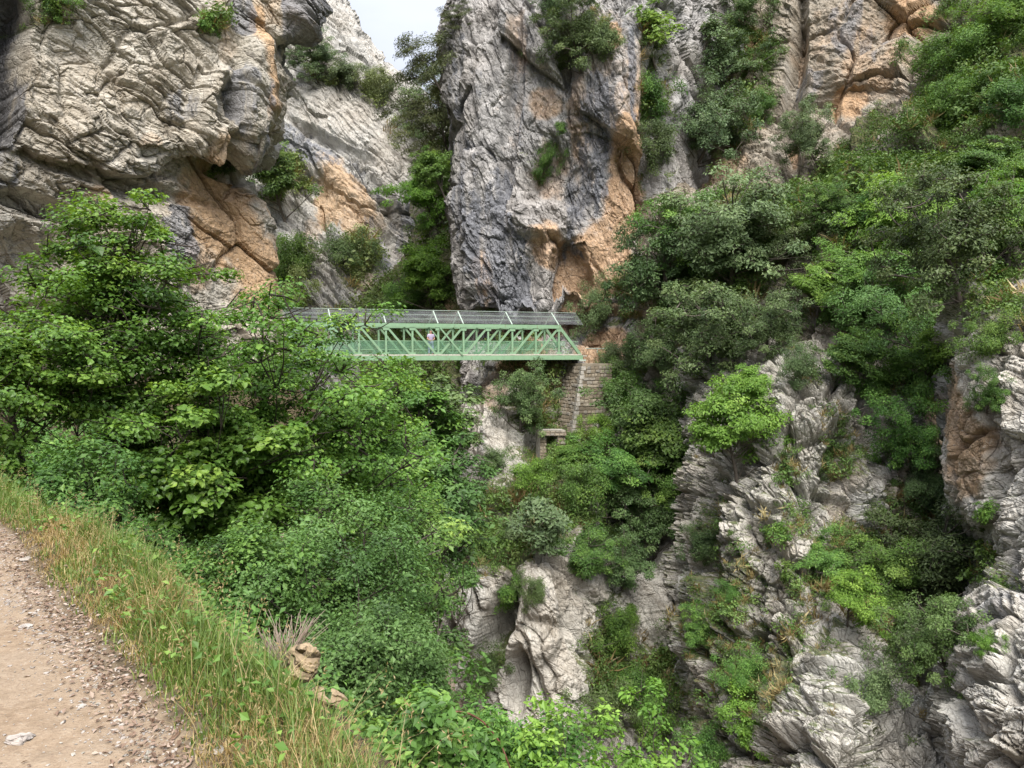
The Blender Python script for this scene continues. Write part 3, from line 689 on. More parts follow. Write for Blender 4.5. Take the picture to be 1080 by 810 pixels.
def leaf_quads(P, Nn, T, L, asp, fold=.12, tint=None, rich=False):
    """one small folded blade per point: P base, Nn normal, T direction (all (n,3)), L length (n,)"""
    S = unit(np.cross(Nn, T)); T = unit(T); Nn = np.cross(T, S)
    L = L[:, None]; W = L * asp
    if not rich:
        V = np.stack([P, P + T * L * .45 + S * W / 2 + Nn * L * fold, P + T * L, P + T * L * .45 - S * W / 2 + Nn * L * fold], 1)
        n = len(P)
        return V.reshape(-1, 3), np.arange(4 * n).reshape(n, 4), tint
    # two half blades along a midrib, the tip bent down
    a = P; m = P + T * L * .5 ; tip = P + T * L - Nn * L * .18
    l1 = P + T * L * .30 + S * W * .5 + Nn * L * fold; l2 = P + T * L * .72 + S * W * .36 + Nn * L * fold * .4
    r1 = P + T * L * .30 - S * W * .5 + Nn * L * fold; r2 = P + T * L * .72 - S * W * .36 + Nn * L * fold * .4
    V = np.stack([a, m, tip, l1, l2, r1, r2], 1); n = len(P)
    i = np.arange(n)[:, None] * 7
    F = np.concatenate([i + [0, 1, 4, 3], i + [1, 2, 2, 4], i + [0, 5, 6, 1], i + [1, 6, 2, 2]])
    F = np.concatenate([i + np.array([[0, 1, 4, 3]]), i + np.array([[0, 5, 6, 1]])])
    F3 = np.concatenate([i + np.array([[1, 2, 4]]), i + np.array([[1, 6, 2]])])
    return V.reshape(-1, 3), (F, F3), np.tile(tint, 2)


def crown(seed, W=.8, zb=.3, n_cl=60, n_lf=130, leaf=.03, asp=.55, flat=.6, cr=.13, up=.6, gap=.0, top=1.0, trunk=.022, lean=.0, droop=.2, round_=.5, rich=False, sub=0, irregular=.35, twigs=True, inner=.15, limb=1.0):
    """a tree one unit tall: (wood Geo, leaf Geo)"""
    r = np.random.default_rng(seed)
    C0 = np.array([0, 0, (zb + top) / 2]); R0 = np.array([W / 2, W / 2, (top - zb) / 2])
    cs = []
    off = r.uniform(0, 50, 3)
    tries = 0
    while len(cs) < n_cl:
        tries += 1
        d = unit(r.normal(size=3)); d[2] = d[2] * 1.0
        q = inner + (1 - inner) * r.random() ** round_
        k = 1 + irregular * 1.6 * float(vnoise((d * 1.5 + off)[None])[0])
        p = C0 + d * R0 * q * k * (1 - .5 * cr)
        if tries < n_cl * 30:
            if gap and float(vnoise(((p - C0) / R0 * 2.2 + off)[None], 3)[0]) < gap - .5: continue
            if p[2] < zb * .6 or p[2] > top: continue
        cs.append(p)
    cs = np.array(cs)
    wood, lv = Geo(), Geo()
    # trunk
    th = zb + (top - zb) * .62
    bend = np.array([lean, 0, 0]) + r.normal(size=3) * .03
    def tr(t): return np.array([bend[0] * t * t + .02 * math.sin(5 * t + seed), bend[1] * t * t + .02 * math.cos(4 * t + seed), th * t - .06 * (1 - t)])
    tp = np.array([tr(t) for t in np.linspace(0, 1, 9)])
    wood.tube(tp, trunk * np.linspace(1.15, .35, 9), 7)
    order = np.argsort(cs[:, 2])
    for k in order:
        c = cs[k]
        t = np.clip((c[2] - .35 * np.linalg.norm(c[:2]) - .05) / th, .12, .97) * r.uniform(.75, 1.0)
        a = tr(t)
        lower = [j for j in order[:int(np.where(order == k)[0][0])] if np.linalg.norm(cs[j] - c) < np.linalg.norm(a - c) * .6]
        if lower and r.random() < .9:
            a = cs[min(lower, key=lambda j: np.linalg.norm(cs[j] - c))]
        m = (a + c) / 2 + np.array([0, 0, -.03 + .05 * r.random()]) + r.normal(size=3) * .02
        s = np.linspace(0, 1, 6)[:, None]
        P = (1 - s) ** 2 * a + 2 * s * (1 - s) * m + s ** 2 * c
        wood.tube(P, limb * trunk * np.linspace(.38, .10, 6) * r.uniform(.6, 1.1), 4, cap=False)
        if twigs:
            for _ in range(3):
                e = c + r.normal(size=3) * cr * np.array([.6, .6, .6 * flat])
                wood.tube(np.array([P[3], (P[3] + e) / 2 + r.normal(size=3) * .01, e]), trunk * np.array([.13, .1, .05]), 4, cap=False)
    n = len(cs) * n_lf
    ci = np.repeat(np.arange(len(cs)), n_lf)
    csize = r.uniform(.65, 1.3, len(cs))
    u = unit(r.normal(size=(n, 3))); q = r.random((n, 1)) ** .45
    off_ = u * q * np.array([1, 1, flat]) * cr * csize[ci][:, None]
    P = cs[ci] + off_
    outc = unit(P - (C0 - np.array([0, 0, .25 * (top - zb)])))
    Nn = unit(np.array([0, 0, up]) + .45 * unit(off_) + .35 * outc + r.normal(size=(n, 3)) * .36)
    T = unit(np.cross(Nn, r.normal(size=(n, 3)))) + unit(off_) * .6; T[:, 2] -= droop
    T = unit(T - Nn * (T * Nn).sum(1, keepdims=True))
    L = leaf * np.exp(r.normal(-.05, .30, n))
    ct = r.normal(0, .16, len(cs))
    tint = np.clip(.46 + ct[ci] + r.normal(0, .11, n) + .10 * (q[:, 0] - .7), 0, 1)
    V, F, tt = leaf_quads(P, Nn, T, L, asp, tint=tint, rich=rich)
    if rich:
        lv.add(V, F[0], tt); lv.A[4] = [tt]
        lv.F.setdefault(3, []).append(F[1]); lv.A.setdefault(3, []).append(tt)
    else: lv.add(V, F, tt)
    return wood, lv


BARK = bark_mat('bark_grey', (.055, .045, .037), (.16, .14, .12))
BARKD = bark_mat('bark_dark', (.03, .024, .02), (.085, .07, .058))
LEAF = dict(
    oak=leaf_mat('leaf_holm_oak', (0.036, 0.066, 0.022), (0.083, 0.138, 0.044), (0.170, 0.237, 0.090), .03, .25),
    mid=leaf_mat('leaf_mid_green', (0.036, 0.083, 0.017), (0.090, 0.186, 0.035), (0.215, 0.339, 0.071), .03, .32),
    bright=leaf_mat('leaf_bright_green', (0.057, 0.125, 0.017), (0.142, 0.263, 0.038), (0.285, 0.431, 0.083), .025, .38),
    blue=leaf_mat('leaf_blue_green', (0.040, 0.084, 0.022), (0.095, 0.182, 0.046), (0.180, 0.286, 0.092), .025, .3),
    grey=leaf_mat('leaf_grey_green', (0.053, 0.088, 0.034), (0.111, 0.167, 0.068), (0.201, 0.264, 0.120), .03, .25),
    pine=leaf_mat('leaf_yew', (0.036, 0.054, 0.021), (0.100, 0.125, 0.047), (0.199, 0.220, 0.088), .03, .15),
    maple=leaf_mat('leaf_maple', (0.034, 0.083, 0.014), (0.100, 0.205, 0.033), (0.248, 0.378, 0.071), .02, .38, .42),
    far=leaf_mat('leaf_far', (0.090, 0.119, 0.041), (0.173, 0.220, 0.071), (0.282, 0.331, 0.118), .03, .2),
)
LEAF['scrub'] = leaf_mat('leaf_scrub', (0.048, 0.090, 0.020), (0.111, 0.193, 0.042), (0.223, 0.303, 0.090), .03, .3)
LEAF['dry'] = leaf_mat('dry_grass', (0.154, 0.109, 0.045), (0.307, 0.237, 0.109), (0.461, 0.384, 0.205), .02, .3)

PROTO = {}


def proto(kind, variants, **kw):
    PROTO[kind] = []
    for v in range(variants):
        wd, lf = crown(hash_(kind) + 13 * v, **kw)
        mats = [LEAF['mid']]
        PROTO[kind].append((wd.mesh(kind + '_trunk', [BARK], True), lf.mesh(kind + '_crown', mats)))


def hash_(s): return sum((i + 1) * ord(c) for i, c in enumerate(s)) % 9973


proto('oak', 3, W=.95, zb=.10, n_cl=125, n_lf=170, leaf=.0235, asp=.55, flat=.55, cr=.105, up=.65, gap=.27, irregular=.62)
proto('broad', 3, W=1.05, zb=.16, n_cl=80, n_lf=210, leaf=.031, asp=.6, flat=.36, cr=.15, up=.95, gap=.2, irregular=.6, droop=.35)
proto('tall', 2, W=.36, zb=.42, n_cl=130, n_lf=190, leaf=.0125, asp=.55, flat=.4, cr=.055, up=.9, gap=.15, irregular=.4, trunk=.011, droop=.3)
proto('bush', 3, W=1.5, zb=-.05, n_cl=60, n_lf=180, leaf=.038, asp=.55, flat=.7, cr=.20, up=.6, gap=.18, irregular=.65, trunk=.02)
proto('sprig', 3, W=1.3, zb=.05, n_cl=20, n_lf=60, leaf=.085, asp=.5, flat=.6, cr=.2, up=.6, irregular=.5, trunk=.02)
proto('pine', 3, W=1.25, zb=.2, n_cl=60, n_lf=260, leaf=.028, asp=.35, flat=.3, cr=.17, up=.7, gap=.1, irregular=.55, round_=.35, lean=.15, trunk=.02)
proto('slender', 2, W=.55, zb=.25, n_cl=26, n_lf=70, leaf=.045, asp=.5, flat=.5, cr=.11, up=.7, gap=.1, irregular=.5, trunk=.014)

N_PLANT = [0]


def plant(kind, tone, px, py, hpx, label, ws=1.0, Y=None, name=None, cat=None, group=None, tilt=.35, sheets=None, flat_parts=False):
    """set a plant rooted on the terrain seen at (px, py), hpx photo pixels tall"""
    r = random.Random(N_PLANT[0] * 7 + 3); N_PLANT[0] += 1
    h = hit(px, py, sheets)
    if h is None:
        print('NO GROUND', label); return
    loc, _, nrm, sh = h
    nrm = Vector(nrm)
    if nrm.dot(Vector(EYE) - loc) < 0: nrm = -nrm
    H = hpx * loc.y / FPX
    w_, l_ = PROTO[kind][N_PLANT[0] % len(PROTO[kind])]
    nm = name or ('shrub' if kind in ('bush', 'sprig') else 'tree')
    ax = (Vector((0, 0, 1)) * (1 - tilt) + nrm * tilt).normalized() if nrm.z < .75 else Vector((0, 0, 1))
    q = Vector((0, 0, 1)).rotation_difference(ax)
    o = thing(nm, label, cat or nm, tuple(loc - nrm * .12), group=group)
    o.rotation_mode = 'QUATERNION'
    from mathutils import Quaternion
    o.rotation_quaternion = q @ Quaternion((0, 0, 1), r.uniform(0, 6.28))
    o.scale = (H * ws, H * ws, H)
    a = link('stem' if nm == 'shrub' else 'trunk', w_, o)
    b = link('foliage' if nm == 'shrub' else 'crown', l_, o)
    b.material_slots[0].link = 'OBJECT'; b.material_slots[0].material = LEAF[tone]
    return o


def scatter(name, sh, n, size, tone_mats, leaf_n=90, seed=0, mossmin=.35, upmin=-.2, dry=.25, box=None, label=None, clumpy=True, lsz=.15):
    """low ground cover growing where the sheet is mossy: one mass"""
    s = SHEETS[sh]; r = np.random.default_rng(seed)
    V, N, m = s['V'], s['N'], s['moss']
    wgt = np.clip(m - mossmin, 0, 1) * np.clip(N[:, 2] + .55, .03, 1)
    wgt *= (s['PX'] > -60) & (s['PX'] < 1140) & (s['PY'] > -60) & (s['PY'] < 860)
    wgt *= (N[:, 2] > upmin)
    if clumpy: wgt *= .15 + sstep(-.15, .25, fbm(V * .35, 3, seed + 5))
    if box: wgt *= (s['PX'] > box[0]) & (s['PX'] < box[2]) & (s['PY'] > box[1]) & (s['PY'] < box[3])
    # sheets are sampled evenly in the picture; weigh by distance so near ground is not thinner
    wgt = wgt / wgt.sum()
    pick = r.choice(len(V), n, p=wgt)
    g = Geo(); mi = []
    sz = size * np.exp(r.normal(0, .35, n))
    isdry = (r.random(n) < dry)
    # shrublets
    k = pick[~isdry]; S = sz[~isdry]; nk = len(k)
    ii = np.repeat(np.arange(nk), leaf_n); nt = len(ii)
    u = unit(r.normal(size=(nt, 3))); q = r.random((nt, 1)) ** .4
    ax = unit(N[k] * .55 + np.array([0, 0, .6]))
    lob = unit(r.normal(size=(nk, 5, 3))) * .55
    lb = lob[ii, r.integers(0, 5, nt)]
    loc_ = (lb + u * q * .55) * np.array([1, 1, .8])
    P = V[k][ii] + ax[ii] * (S[ii] * .35)[:, None] + loc_ * S[ii][:, None] * .62
    Nn = unit(unit(loc_) * .6 + np.array([0, 0, .55]) + r.normal(size=(nt, 3)) * .4)
    T = unit(np.cross(Nn, r.normal(size=(nt, 3))))
    tint = np.clip((.45 + r.normal(0, .2, nk))[ii] + r.normal(0, .12, nt), 0, 1)
    a, F, tt = leaf_quads(P, Nn, T, S[ii] * lsz * r.uniform(.7, 1.3, nt), .55, tint=tint)
    g.add(a, F, tt); mi += [0] * len(F)
    # grass tufts
    k = pick[isdry]; S = sz[isdry] * .7; nk = len(k)
    if nk:
        nb = 26; ii = np.repeat(np.arange(nk), nb); nt = len(ii)
        T = unit(unit(N[k])[ii] * .35 + np.array([0, 0, .45]) + r.normal(size=(nt, 3)) * .4)
        Nn = unit(r.normal(size=(nt, 3)))
        P = V[k][ii] + r.normal(size=(nt, 3)) * (S[ii] * .16)[:, None]
        tint = np.clip((.4 + r.normal(0, .25, nk))[ii] + r.normal(0, .15, nt), 0, 1)
        a, F, tt = leaf_quads(P, Nn, T, S[ii] * r.uniform(.5, 1.1, nt), .09, tint=tint)
        g.add(a, F, tt); mi += [1] * len(F)
    me = g.mesh(name, tone_mats); me.polygons.foreach_set('material_index', np.array(mi, np.int32))
    o = link(name, me, kind='stuff')
    if label: o['label'] = label
    return o


SM = [LEAF['scrub'], LEAF['dry']]
scatter('scrub', 'right_hillside', 4800, .9, SM, 130, 1, dry=.10, lsz=.115, mossmin=.3, label='low green scrub over the slope on the right')
scatter('scrub', 'bridge_spur', 1700, .75, SM, 100, 2, dry=.3, lsz=.13, mossmin=.3, label='scrub and grass on the spur below the bridge')
scatter('scrub', 'lower_crag', 2300, .5, SM, 80, 3, dry=.4, mossmin=.27, lsz=.14, label='scrub and grass on ledges of the pale crag')
scatter('scrub', 'central_cliff', 420, .8, SM, 80, 4, dry=.35, label='scrub on ledges of the central cliff')
scatter('scrub', 'far_mountain', 420, 1.5, [LEAF['far'], LEAF['dry']], 70, 5, dry=.1, label='scrub on the far mountainside')
scatter('scrub', 'gap_slope', 420, 1.6, SM, 90, 6, dry=.05, label='scrub on the slope in the gap')
scatter('scrub', 'left_cliff', 60, .8, SM, 70, 7, dry=.3, mossmin=.3, label='small tufts growing on the left cliff')
scatter('scrub', 'near_cliff', 120, .6, SM, 80, 8, dry=.3, label='scrub on the rock at the right edge')
# ------------------------------------------------------------------ green truss footbridge
def paint_mat(name, c, rough=.5, metal=0):
    t = NT(name); p = t.objco()
    n = t.noise(p, 3.0, 4, .6)
    col = t.mix(t.ramp(n, [(.4, 0.), (.75, .45)]), c, tuple(x * .62 for x in c))
    n2 = t.noise(t.mapped(p, (1, 1, .25)), 9.0, 4, .7)
    col = t.mix(t.ramp(n2, [(.60, 0.), (.72, .65)]), col, (.16, .085, .04))
    return t.out(t.bsdf(col, rough, .4, None, metal))


M_GREEN = paint_mat('painted_green_steel', (.205, .335, .205))
M_PALE = paint_mat('galvanised_frame', (.38, .46, .40), .45)
t = NT('deck_planks'); p = t.objco(); n = t.noise(t.mapped(p, (8, .8, 1)), 2, 4, .6)
M_DECK = t.out(t.bsdf(t.ramp(n, [(.3, (.34, .31, .26)), (.7, (.56, .53, .46))]), .85, .2))


def net_mat(name, c, open_, scale):
    t = NT(name); uv = t.objco()
    n = t.noise(uv, 1.2, 3, .6)
    b = t.bsdf(c, .5, .4)
    tr = t.node('ShaderNodeBsdfTransparent')
    f = t.math('ADD', open_ - .12, t.math('MULTIPLY', n, .24), True)
    mx = t.node('ShaderNodeMixShader'); t.l.new(f, mx.inputs[0]); t.l.new(b, mx.inputs[1]); t.l.new(tr.outputs[0], mx.inputs[2])
    return t.out(mx.outputs[0])


M_NET = net_mat('rockfall_netting', (.36, .38, .40), .86, 3.0)
M_RAILN = net_mat('green_railing_mesh_open', (.16, .34, .21), .84, 5.0)
M_RAIL = net_mat('green_railing_mesh', (.16, .34, .21), .62, 5.0)

BA = math.radians(20.0)
BU = np.array([-math.cos(BA), -math.sin(BA), 0])      # along the bridge, towards the left bank
BV = np.array([-math.sin(BA), math.cos(BA), 0])       # across it, away from the camera
UP = np.array([0, 0, 1.0])
B0 = at(613, 377, 54.0)
PAN, NP_, BW, BH = 1.72, 12, 2.6, 2.12
bridge = thing('footbridge', 'green steel truss footbridge with a net roof spanning the gorge', 'bridge', tuple(B0))


def bn(k, side=0, top=False, dz=0.0): return BU * PAN * k + BV * BW * side + UP * ((BH if top else 0) + dz)


def beam(name, a, b, w, h, mat=None, up=(0, 0, 1), parent=None):
    g = Geo(); g.bar(a, b, w, h, up); return g.build(name, mat or M_GREEN, parent or bridge)


for s in (0, 1):
    beam('bottom_chord', bn(-.05, s), bn(NP_ + .05, s), .20, .30)
    beam('top_chord', bn(.93, s, True), bn(NP_ - .93, s, True), .22, .24)
    beam('end_post', bn(.04, s, False, .16), bn(.96, s, True, -.06), .18, .2)
    beam('end_post', bn(NP_ - .04, s, False, .16), bn(NP_ - .96, s, True, -.06), .18, .2)
    for k in range(1, NP_):
        beam('vertical', bn(k, s, False, .15), bn(k, s, True, -.12), .12, .12, up=BU)
    e = .05
    for k in range(1, 6):
        beam('diagonal', bn(k + 1 - e, s, False, .17) + BV * .004, bn(k + e, s, True, -.14) + BV * .004, .10, .13)
    for k in range(5, 11):
        beam('diagonal', bn(k + 1 - e, s, True, -.14) - BV * .125 * (k == 5), bn(k + e, s, False, .17) - BV * .125 * (k == 5), .10, .13 if k != 5 else .09)
for s in (0, 1):
    for k in range(1, NP_):
        for tp_, dz in ((False, .24), (True, -.2)):
            g = Geo(); c_ = bn(k, s, tp_, dz) - BV * (.075 if s == 0 else -.075)
            g.bar(c_ - BU * .19, c_ + BU * .19, .02, .26); g.build('gusset_plate', M_GREEN, bridge)
for s in (0, 1):
    g = Geo(); c_ = bn(-.02, s, False, -.19); g.bar(c_ - BU * .25, c_ + BU * .25, .34, .1); g.build('bearing', M_PALE, bridge)
g = Geo()
g.bar(bn(-.3, .5, False, .11), bn(NP_ + .3, .5, False, .11), BW - .28, .07)
g.build('deck', M_DECK, bridge)
g = Geo(); g.bar(bn(0, 0, False, .20) - BV * .06, bn(NP_, 0, False, .20) - BV * .06, .10, .07)
g.build('deck_edge', M_DECK, bridge)
for k in range(0, NP_ + 1):
    beam('cross_beam', bn(k, .05, False, -.02), bn(k, .95, False, -.02), .14, .18)
for k in range(1, NP_):
    beam('roof_strut', bn(k, .05, True, -.02), bn(k, .95, True, -.02), .09, .09)
for s, d in ((0, .16), (1, -.16)):
    g = Geo(); o_ = BV * d
    for z in (.55, 1.12): g.bar(bn(.1, s, False, z) + o_, bn(NP_ - .1, s, False, z) + o_, .025, .03)
    g.build('handrail', M_GREEN, bridge)
    a, b = bn(.1, s, False, .18) + o_ * 1.3, bn(NP_ - .1, s, False, .18) + o_ * 1.3
    g = Geo(); g.add([a, b, b + UP * .95, a + UP * .95], [[0, 1, 2, 3]])
    g.build('railing_mesh', M_RAIL if s else M_RAILN, bridge)
RZ = 1.0
for k in (1, 3, 5, 6, 8, 10):
    g = Geo()
    g.bar(bn(k, 0, True, .13), bn(k, .5, True, RZ), .07, .06); g.bar(bn(k, 1, True, .13), bn(k, .5, True, RZ), .07, .06)
    g.build('roof_frame', M_PALE, bridge)
g = Geo()
for s in (0, 1):
    n_ = 40; ks = np.linspace(-.1, NP_ + .3, n_)
    sag = .06 * np.sin(ks * 2.1 + s)
    lo = np.array([bn(k, s, True, .16 + .02 * math.sin(k * 3)) for k in ks]); hi = np.array([bn(k, .5, True, RZ + .03 - abs(q)) for k, q in zip(ks, sag)])
    V_ = np.concatenate([lo, hi]); i_ = np.arange(n_ - 1)
    g.add(V_, np.stack([i_, i_ + 1, i_ + 1 + n_, i_ + n_], -1))
g.build('roof_netting', M_NET, bridge)
g = Geo()
g.tube([bn(-.1, .5, True, RZ + .05), bn(NP_ + .3, .5, True, RZ + .05)], .018, 5)
for q in (.33, .66):
    for s in (0, 1): g.tube([bn(-.1, s + (.5 - s) * q, True, .16 + (RZ - .14) * q + .02), bn(NP_ + .3, s + (.5 - s) * q, True, .16 + (RZ - .14) * q + .02)], .008, 4)
g.build('net_cable', M_PALE, bridge)

# ------------------------------------------------------------------ masonry
t = NT('pier_masonry'); p = t.pos()
n1 = t.noise(p, 2.2, 5, .65); n2 = t.noise(p, 16, 3, .6)
col = t.ramp(t.attr('stone'), [(0., (.13, .11, .082)), (.35, (.22, .185, .135)), (.7, (.29, .255, .20)), (1., (.21, .20, .18))])
col = t.mix(t.ramp(n1, [(.4, 0.), (.7, .5)]), col, (.16, .13, .095))
col = t.mix(t.attr('mortar'), col, (.115, .095, .07))
M_MAS = t.out(t.bsdf(col, .92, .15, t.bump(n2, .5, .04)))


def masonry(name, corners, parent, course=.27, seed=1, res=.05, depth=.05):
    """corners: top-left, top-right, bottom-right, bottom-left; courses of uneven stones"""
    tl, tr_, br, bl = [np.array(c, float) for c in corners]
    wv = max(np.linalg.norm(tr_ - tl), np.linalg.norm(br - bl)); hv = np.linalg.norm(bl - tl)
    nu, nv = max(6, int(wv / res)), max(6, int(hv / res))
    u, v = np.meshgrid(np.linspace(0, 1, nu), np.linspace(0, 1, nv)); u = u.ravel(); v = v.ravel()
    P = (tl * ((1 - u) * (1 - v))[:, None] + tr_ * (u * (1 - v))[:, None] + br * (u * v)[:, None] + bl * ((1 - u) * v)[:, None])
    N = unit(np.cross(tr_ - tl, bl - tl))
    if (N * (EYE - tl)).sum() < 0: N = -N
    y = v * hv + .05 * fbm(np.stack([u * wv * 1.3, v * hv * 1.3, 0 * u + seed], -1), 2, seed)
    row = np.floor(y / course); x = u * wv
    L = .30 + .32 * _h(row.astype(np.int64), row.astype(np.int64) * 0, row.astype(np.int64) * 0, seed)
    off = _h(row.astype(np.int64), row.astype(np.int64) * 0 + 3, row.astype(np.int64) * 0, seed) * .5
    cx = np.floor((x + off) / L)
    fx = ((x + off) / L - cx) * L; fy = (y / course - row) * course
    e = np.minimum(np.minimum(fx, L - fx), np.minimum(fy, course - fy))
    st = _h(row.astype(np.int64), cx.astype(np.int64), row.astype(np.int64) * 0 + 9, seed)
    mort = 1 - sstep(.008, .035, e)
    D = depth * (st - .3) * (1 - mort) - .04 * mort + .02 * fbm(P * 6, 2, seed + 4)
    V = P + N * D[:, None]
    i = np.arange(nu * nv).reshape(nv, nu)
    me = mesh_from(name, V, [np.stack([i[:-1, :-1], i[1:, :-1], i[1:, 1:], i[:-1, 1:]], -1).reshape(-1, 4)], [M_MAS], False, pattr={'stone': st, 'mortar': mort * .85})
    return link(name, me, parent)


pier = thing('stone_pier', 'tapering rubble masonry pier carrying the right end of the footbridge', 'bridge pier')
PC = at(614, 386, 53.0)
dn = np.array([0, 0, -1.0])
hgt = 5.2
A_ = PC + BV * 4.4; B_ = PC; C_ = PC - BU * 2.3
batter = BU * 1.0 + BV * -.3
A2, B2, C2 = A_ + dn * hgt + BU * 1.7, B_ + dn * hgt + batter, C_ + dn * hgt - BV * .25 + BU * .2
masonry('gorge_face', [A_, B_, B2, A2], pier, .26, 3)
masonry('side_face', [B_, C_, C2, B2], pier, .26, 5)
g = Geo(); D_ = A_ + (C_ - B_)
g.add([A_, B_, C_, D_] + [q + UP * .16 for q in (A_, B_, C_, D_)], [[4, 5, 6, 7], [0, 1, 5, 4], [1, 2, 6, 5], [2, 3, 7, 6], [3, 0, 4, 7]])
D2 = A2 + (C2 - B2)
g.add([A_, D_, D2, A2, C_, C2], [[0, 1, 2, 3], [1, 4, 5, 2]])
cap = g.mesh('top_slab', [M_MAS]); 
cap.attributes.new('stone', 'FLOAT', 'POINT').data.foreach_set('value', np.full(len(cap.vertices), .6, np.float32))
link('top_slab', cap, pier)
# quoin stones standing proud along the pale corner
g = Geo(); rnd4 = random.Random(4)
for k in range(17):
    q = k / 17.0; c = B_ + (B2 - B_) * (q + .03); l = .34 if k % 2 else .22; m_ = .22 if k % 2 else .34
    g.box(c + BV * l * .40 - BU * m_ * .35 + np.array([0, 0, 0]), (m_, l, hgt / 17 * .86), math.atan2(BU[1], BU[0]))
qm = g.mesh('quoins', [M_PALE]); 
t = NT('quoin_limestone'); p = t.pos(); M_Q = t.out(t.bsdf(t.ramp(t.noise(p, 5, 4, .65), [(.3, (.23, .21, .18)), (.7, (.46, .435, .39))]), .9, .2, t.bump(t.noise(p, 12, 3, .6), .5, .03)))
qm.materials[0] = M_Q
link('quoins', qm, pier)

# ruined wall with a square opening under the pier
ruin = thing('ruined_wall', 'small ruined stone wall with a square opening below the pier', 'ruin')
def rb(px, py, Y): return at(px, py, Y)
for nm, (x0, x1, y0, y1) in (('wall_post', (570, 576, 457, 486)), ('wall_post', (588.5, 596, 458, 490)), ('lintel', (570, 597, 454, 459.5))):
    g = Geo(); Y = 50.2
    f = [rb(x0, y0, Y), rb(x1, y0, Y + .2), rb(x1 + .5, y1, Y), rb(x0 - .5, y1, Y - .2)]
    b = [q + np.array([-.25, 1.1, 0]) for q in f]
    if nm == 'lintel': masonry('lintel', f, ruin, .2, 9)
    else: masonry('wall_post', f, ruin, .22, int(x0))
    g.add(f + b, [[0, 1, 5, 4], [1, 2, 6, 5], [2, 3, 7, 6], [3, 0, 4, 7]])
    g.build('wall_core', M_Q, ruin)

# ------------------------------------------------------------------ the walker on the bridge
def skin(name, verts, edges, radii, mat, parent, sub=2, root=0):
    me = bpy.data.meshes.new(name); me.from_pydata(verts, edges, []); me.materials.append(mat)
    o = link(name, me, parent)
    o.modifiers.new('skin', 'SKIN'); s = o.modifiers.new('sub', 'SUBSURF'); s.levels = s.render_levels = sub
    me.skin_vertices.new() if not me.skin_vertices else None
    for i, rr in enumerate(radii): me.skin_vertices[0].data[i].radius = (rr, rr) if not isinstance(rr, tuple) else rr
    for i in range(len(radii)): me.skin_vertices[0].data[i].use_root = (i == root)
    for p_ in me.polygons: p_.use_smooth = True
    for m_ in o.modifiers:
        if m_.type == 'SKIN': m_.use_smooth_shade = True
    return o


def plain(name, c, rough=.8):
    t = NT(name); p = t.objco(); n = t.noise(p, 14, 3, .6)
    return t.out(t.bsdf(t.ramp(n, [(.3, tuple(x * .8 for x in c)), (.7, c)]), rough, .2))


M_SKIN, M_SHIRT, M_JEANS, M_HAIR, M_SHOE, M_BAG = plain('skin_tone', (.55, .33, .24)), plain('lilac_shirt', (.52, .45, .62)), plain('faded_jeans', (.33, .42, .52)), plain('grey_hair', (.22, .19, .17)), plain('dark_shoe', (.05, .045, .04)), plain('red_sleeve', (.5, .14, .12))
WP = BU * PAN * 6.1 + BV * BW * .5 + B0 + UP * .148
man = thing('person', 'person in lilac shirt and pale jeans standing on the footbridge', 'person', tuple(WP), math.radians(25))
# body: pelvis 0, spine, neck, head; arms forward over the rail; legs
bv = [(0, 0, .92), (0, .01, 1.12), (0, .0, 1.36), (0, -.01, 1.47), (0, -.03, 1.56), (0, -.035, 1.66),
      (-.17, 0, 1.38), (-.24, -.03, 1.12), (-.12, -.24, 1.02), (-.06, -.32, 1.03), (.17, 0, 1.38), (.24, -.03, 1.12), (.10, -.24, 1.03), (.05, -.32, 1.04),
      (-.10, 0, .88), (-.12, -.02, .48), (-.13, .02, .08), (-.14, -.14, .035), (.10, 0, .88), (.12, -.03, .48), (.13, .02, .08), (.14, -.14, .035)]
be = [(0, 1), (1, 2), (2, 3), (3, 4), (4, 5), (2, 6), (6, 7), (7, 8), (8, 9), (2, 10), (10, 11), (11, 12), (12, 13), (0, 14), (14, 15), (15, 16), (16, 17), (0, 18), (18, 19), (19, 20), (20, 21)]
br_ = [(.15, .11), (.14, .10), (.15, .10), .055, .085, .085, .062, .05, .04, .036, .062, .05, .04, .036, .085, .062, .042, .038, .085, .062, .042, .038]
body = skin('body', bv, be, br_, M_SKIN, man)
skin('shirt', [bv[0], bv[1], bv[2], (0, 0, 1.43), bv[6], (-.22, -.02, 1.2), bv[10], (.22, -.02, 1.2)], [(0, 1), (1, 2), (2, 3), (2, 4), (4, 5), (2, 6), (6, 7)], [(.175, .135), (.165, .125), (.175, .125), .075, .085, .075, .085, .075], M_SHIRT, man)
skin('trousers', [(0, 0, .95), bv[14], bv[15], (-.13, .02, .12), bv[18], bv[19], (.13, .02, .12)], [(0, 1), (1, 2), (2, 3), (0, 4), (4, 5), (5, 6)], [(.165, .13), .105, .082, .066, .105, .082, .066], M_JEANS, man)
skin('hair', [(0, -.01, 1.64), (0, -.015, 1.69)], [(0, 1)], [.098, .088], M_HAIR, man)
for q in (16, 20):
    x = bv[q][0]; skin('shoe', [(x, .03, .05), (x * 1.03, -.07, .045), (x * 1.08, -.17, .035)], [(0, 1), (1, 2)], [.055, .052, .042], M_SHOE, man)
for s_ in (-1, 1):
    g = Geo(); a_ = np.arange(8) * math.pi / 4
    g.tube([(s_ * .033, -.115, 1.632), (s_ * .033, -.122, 1.632)], .012, 6); g.build('eye', M_SHOE, body)
    skin('ear', [(s_ * .088, -.03, 1.60), (s_ * .094, -.025, 1.65)], [(0, 1)], [.018, .02], M_SKIN, body, 1)
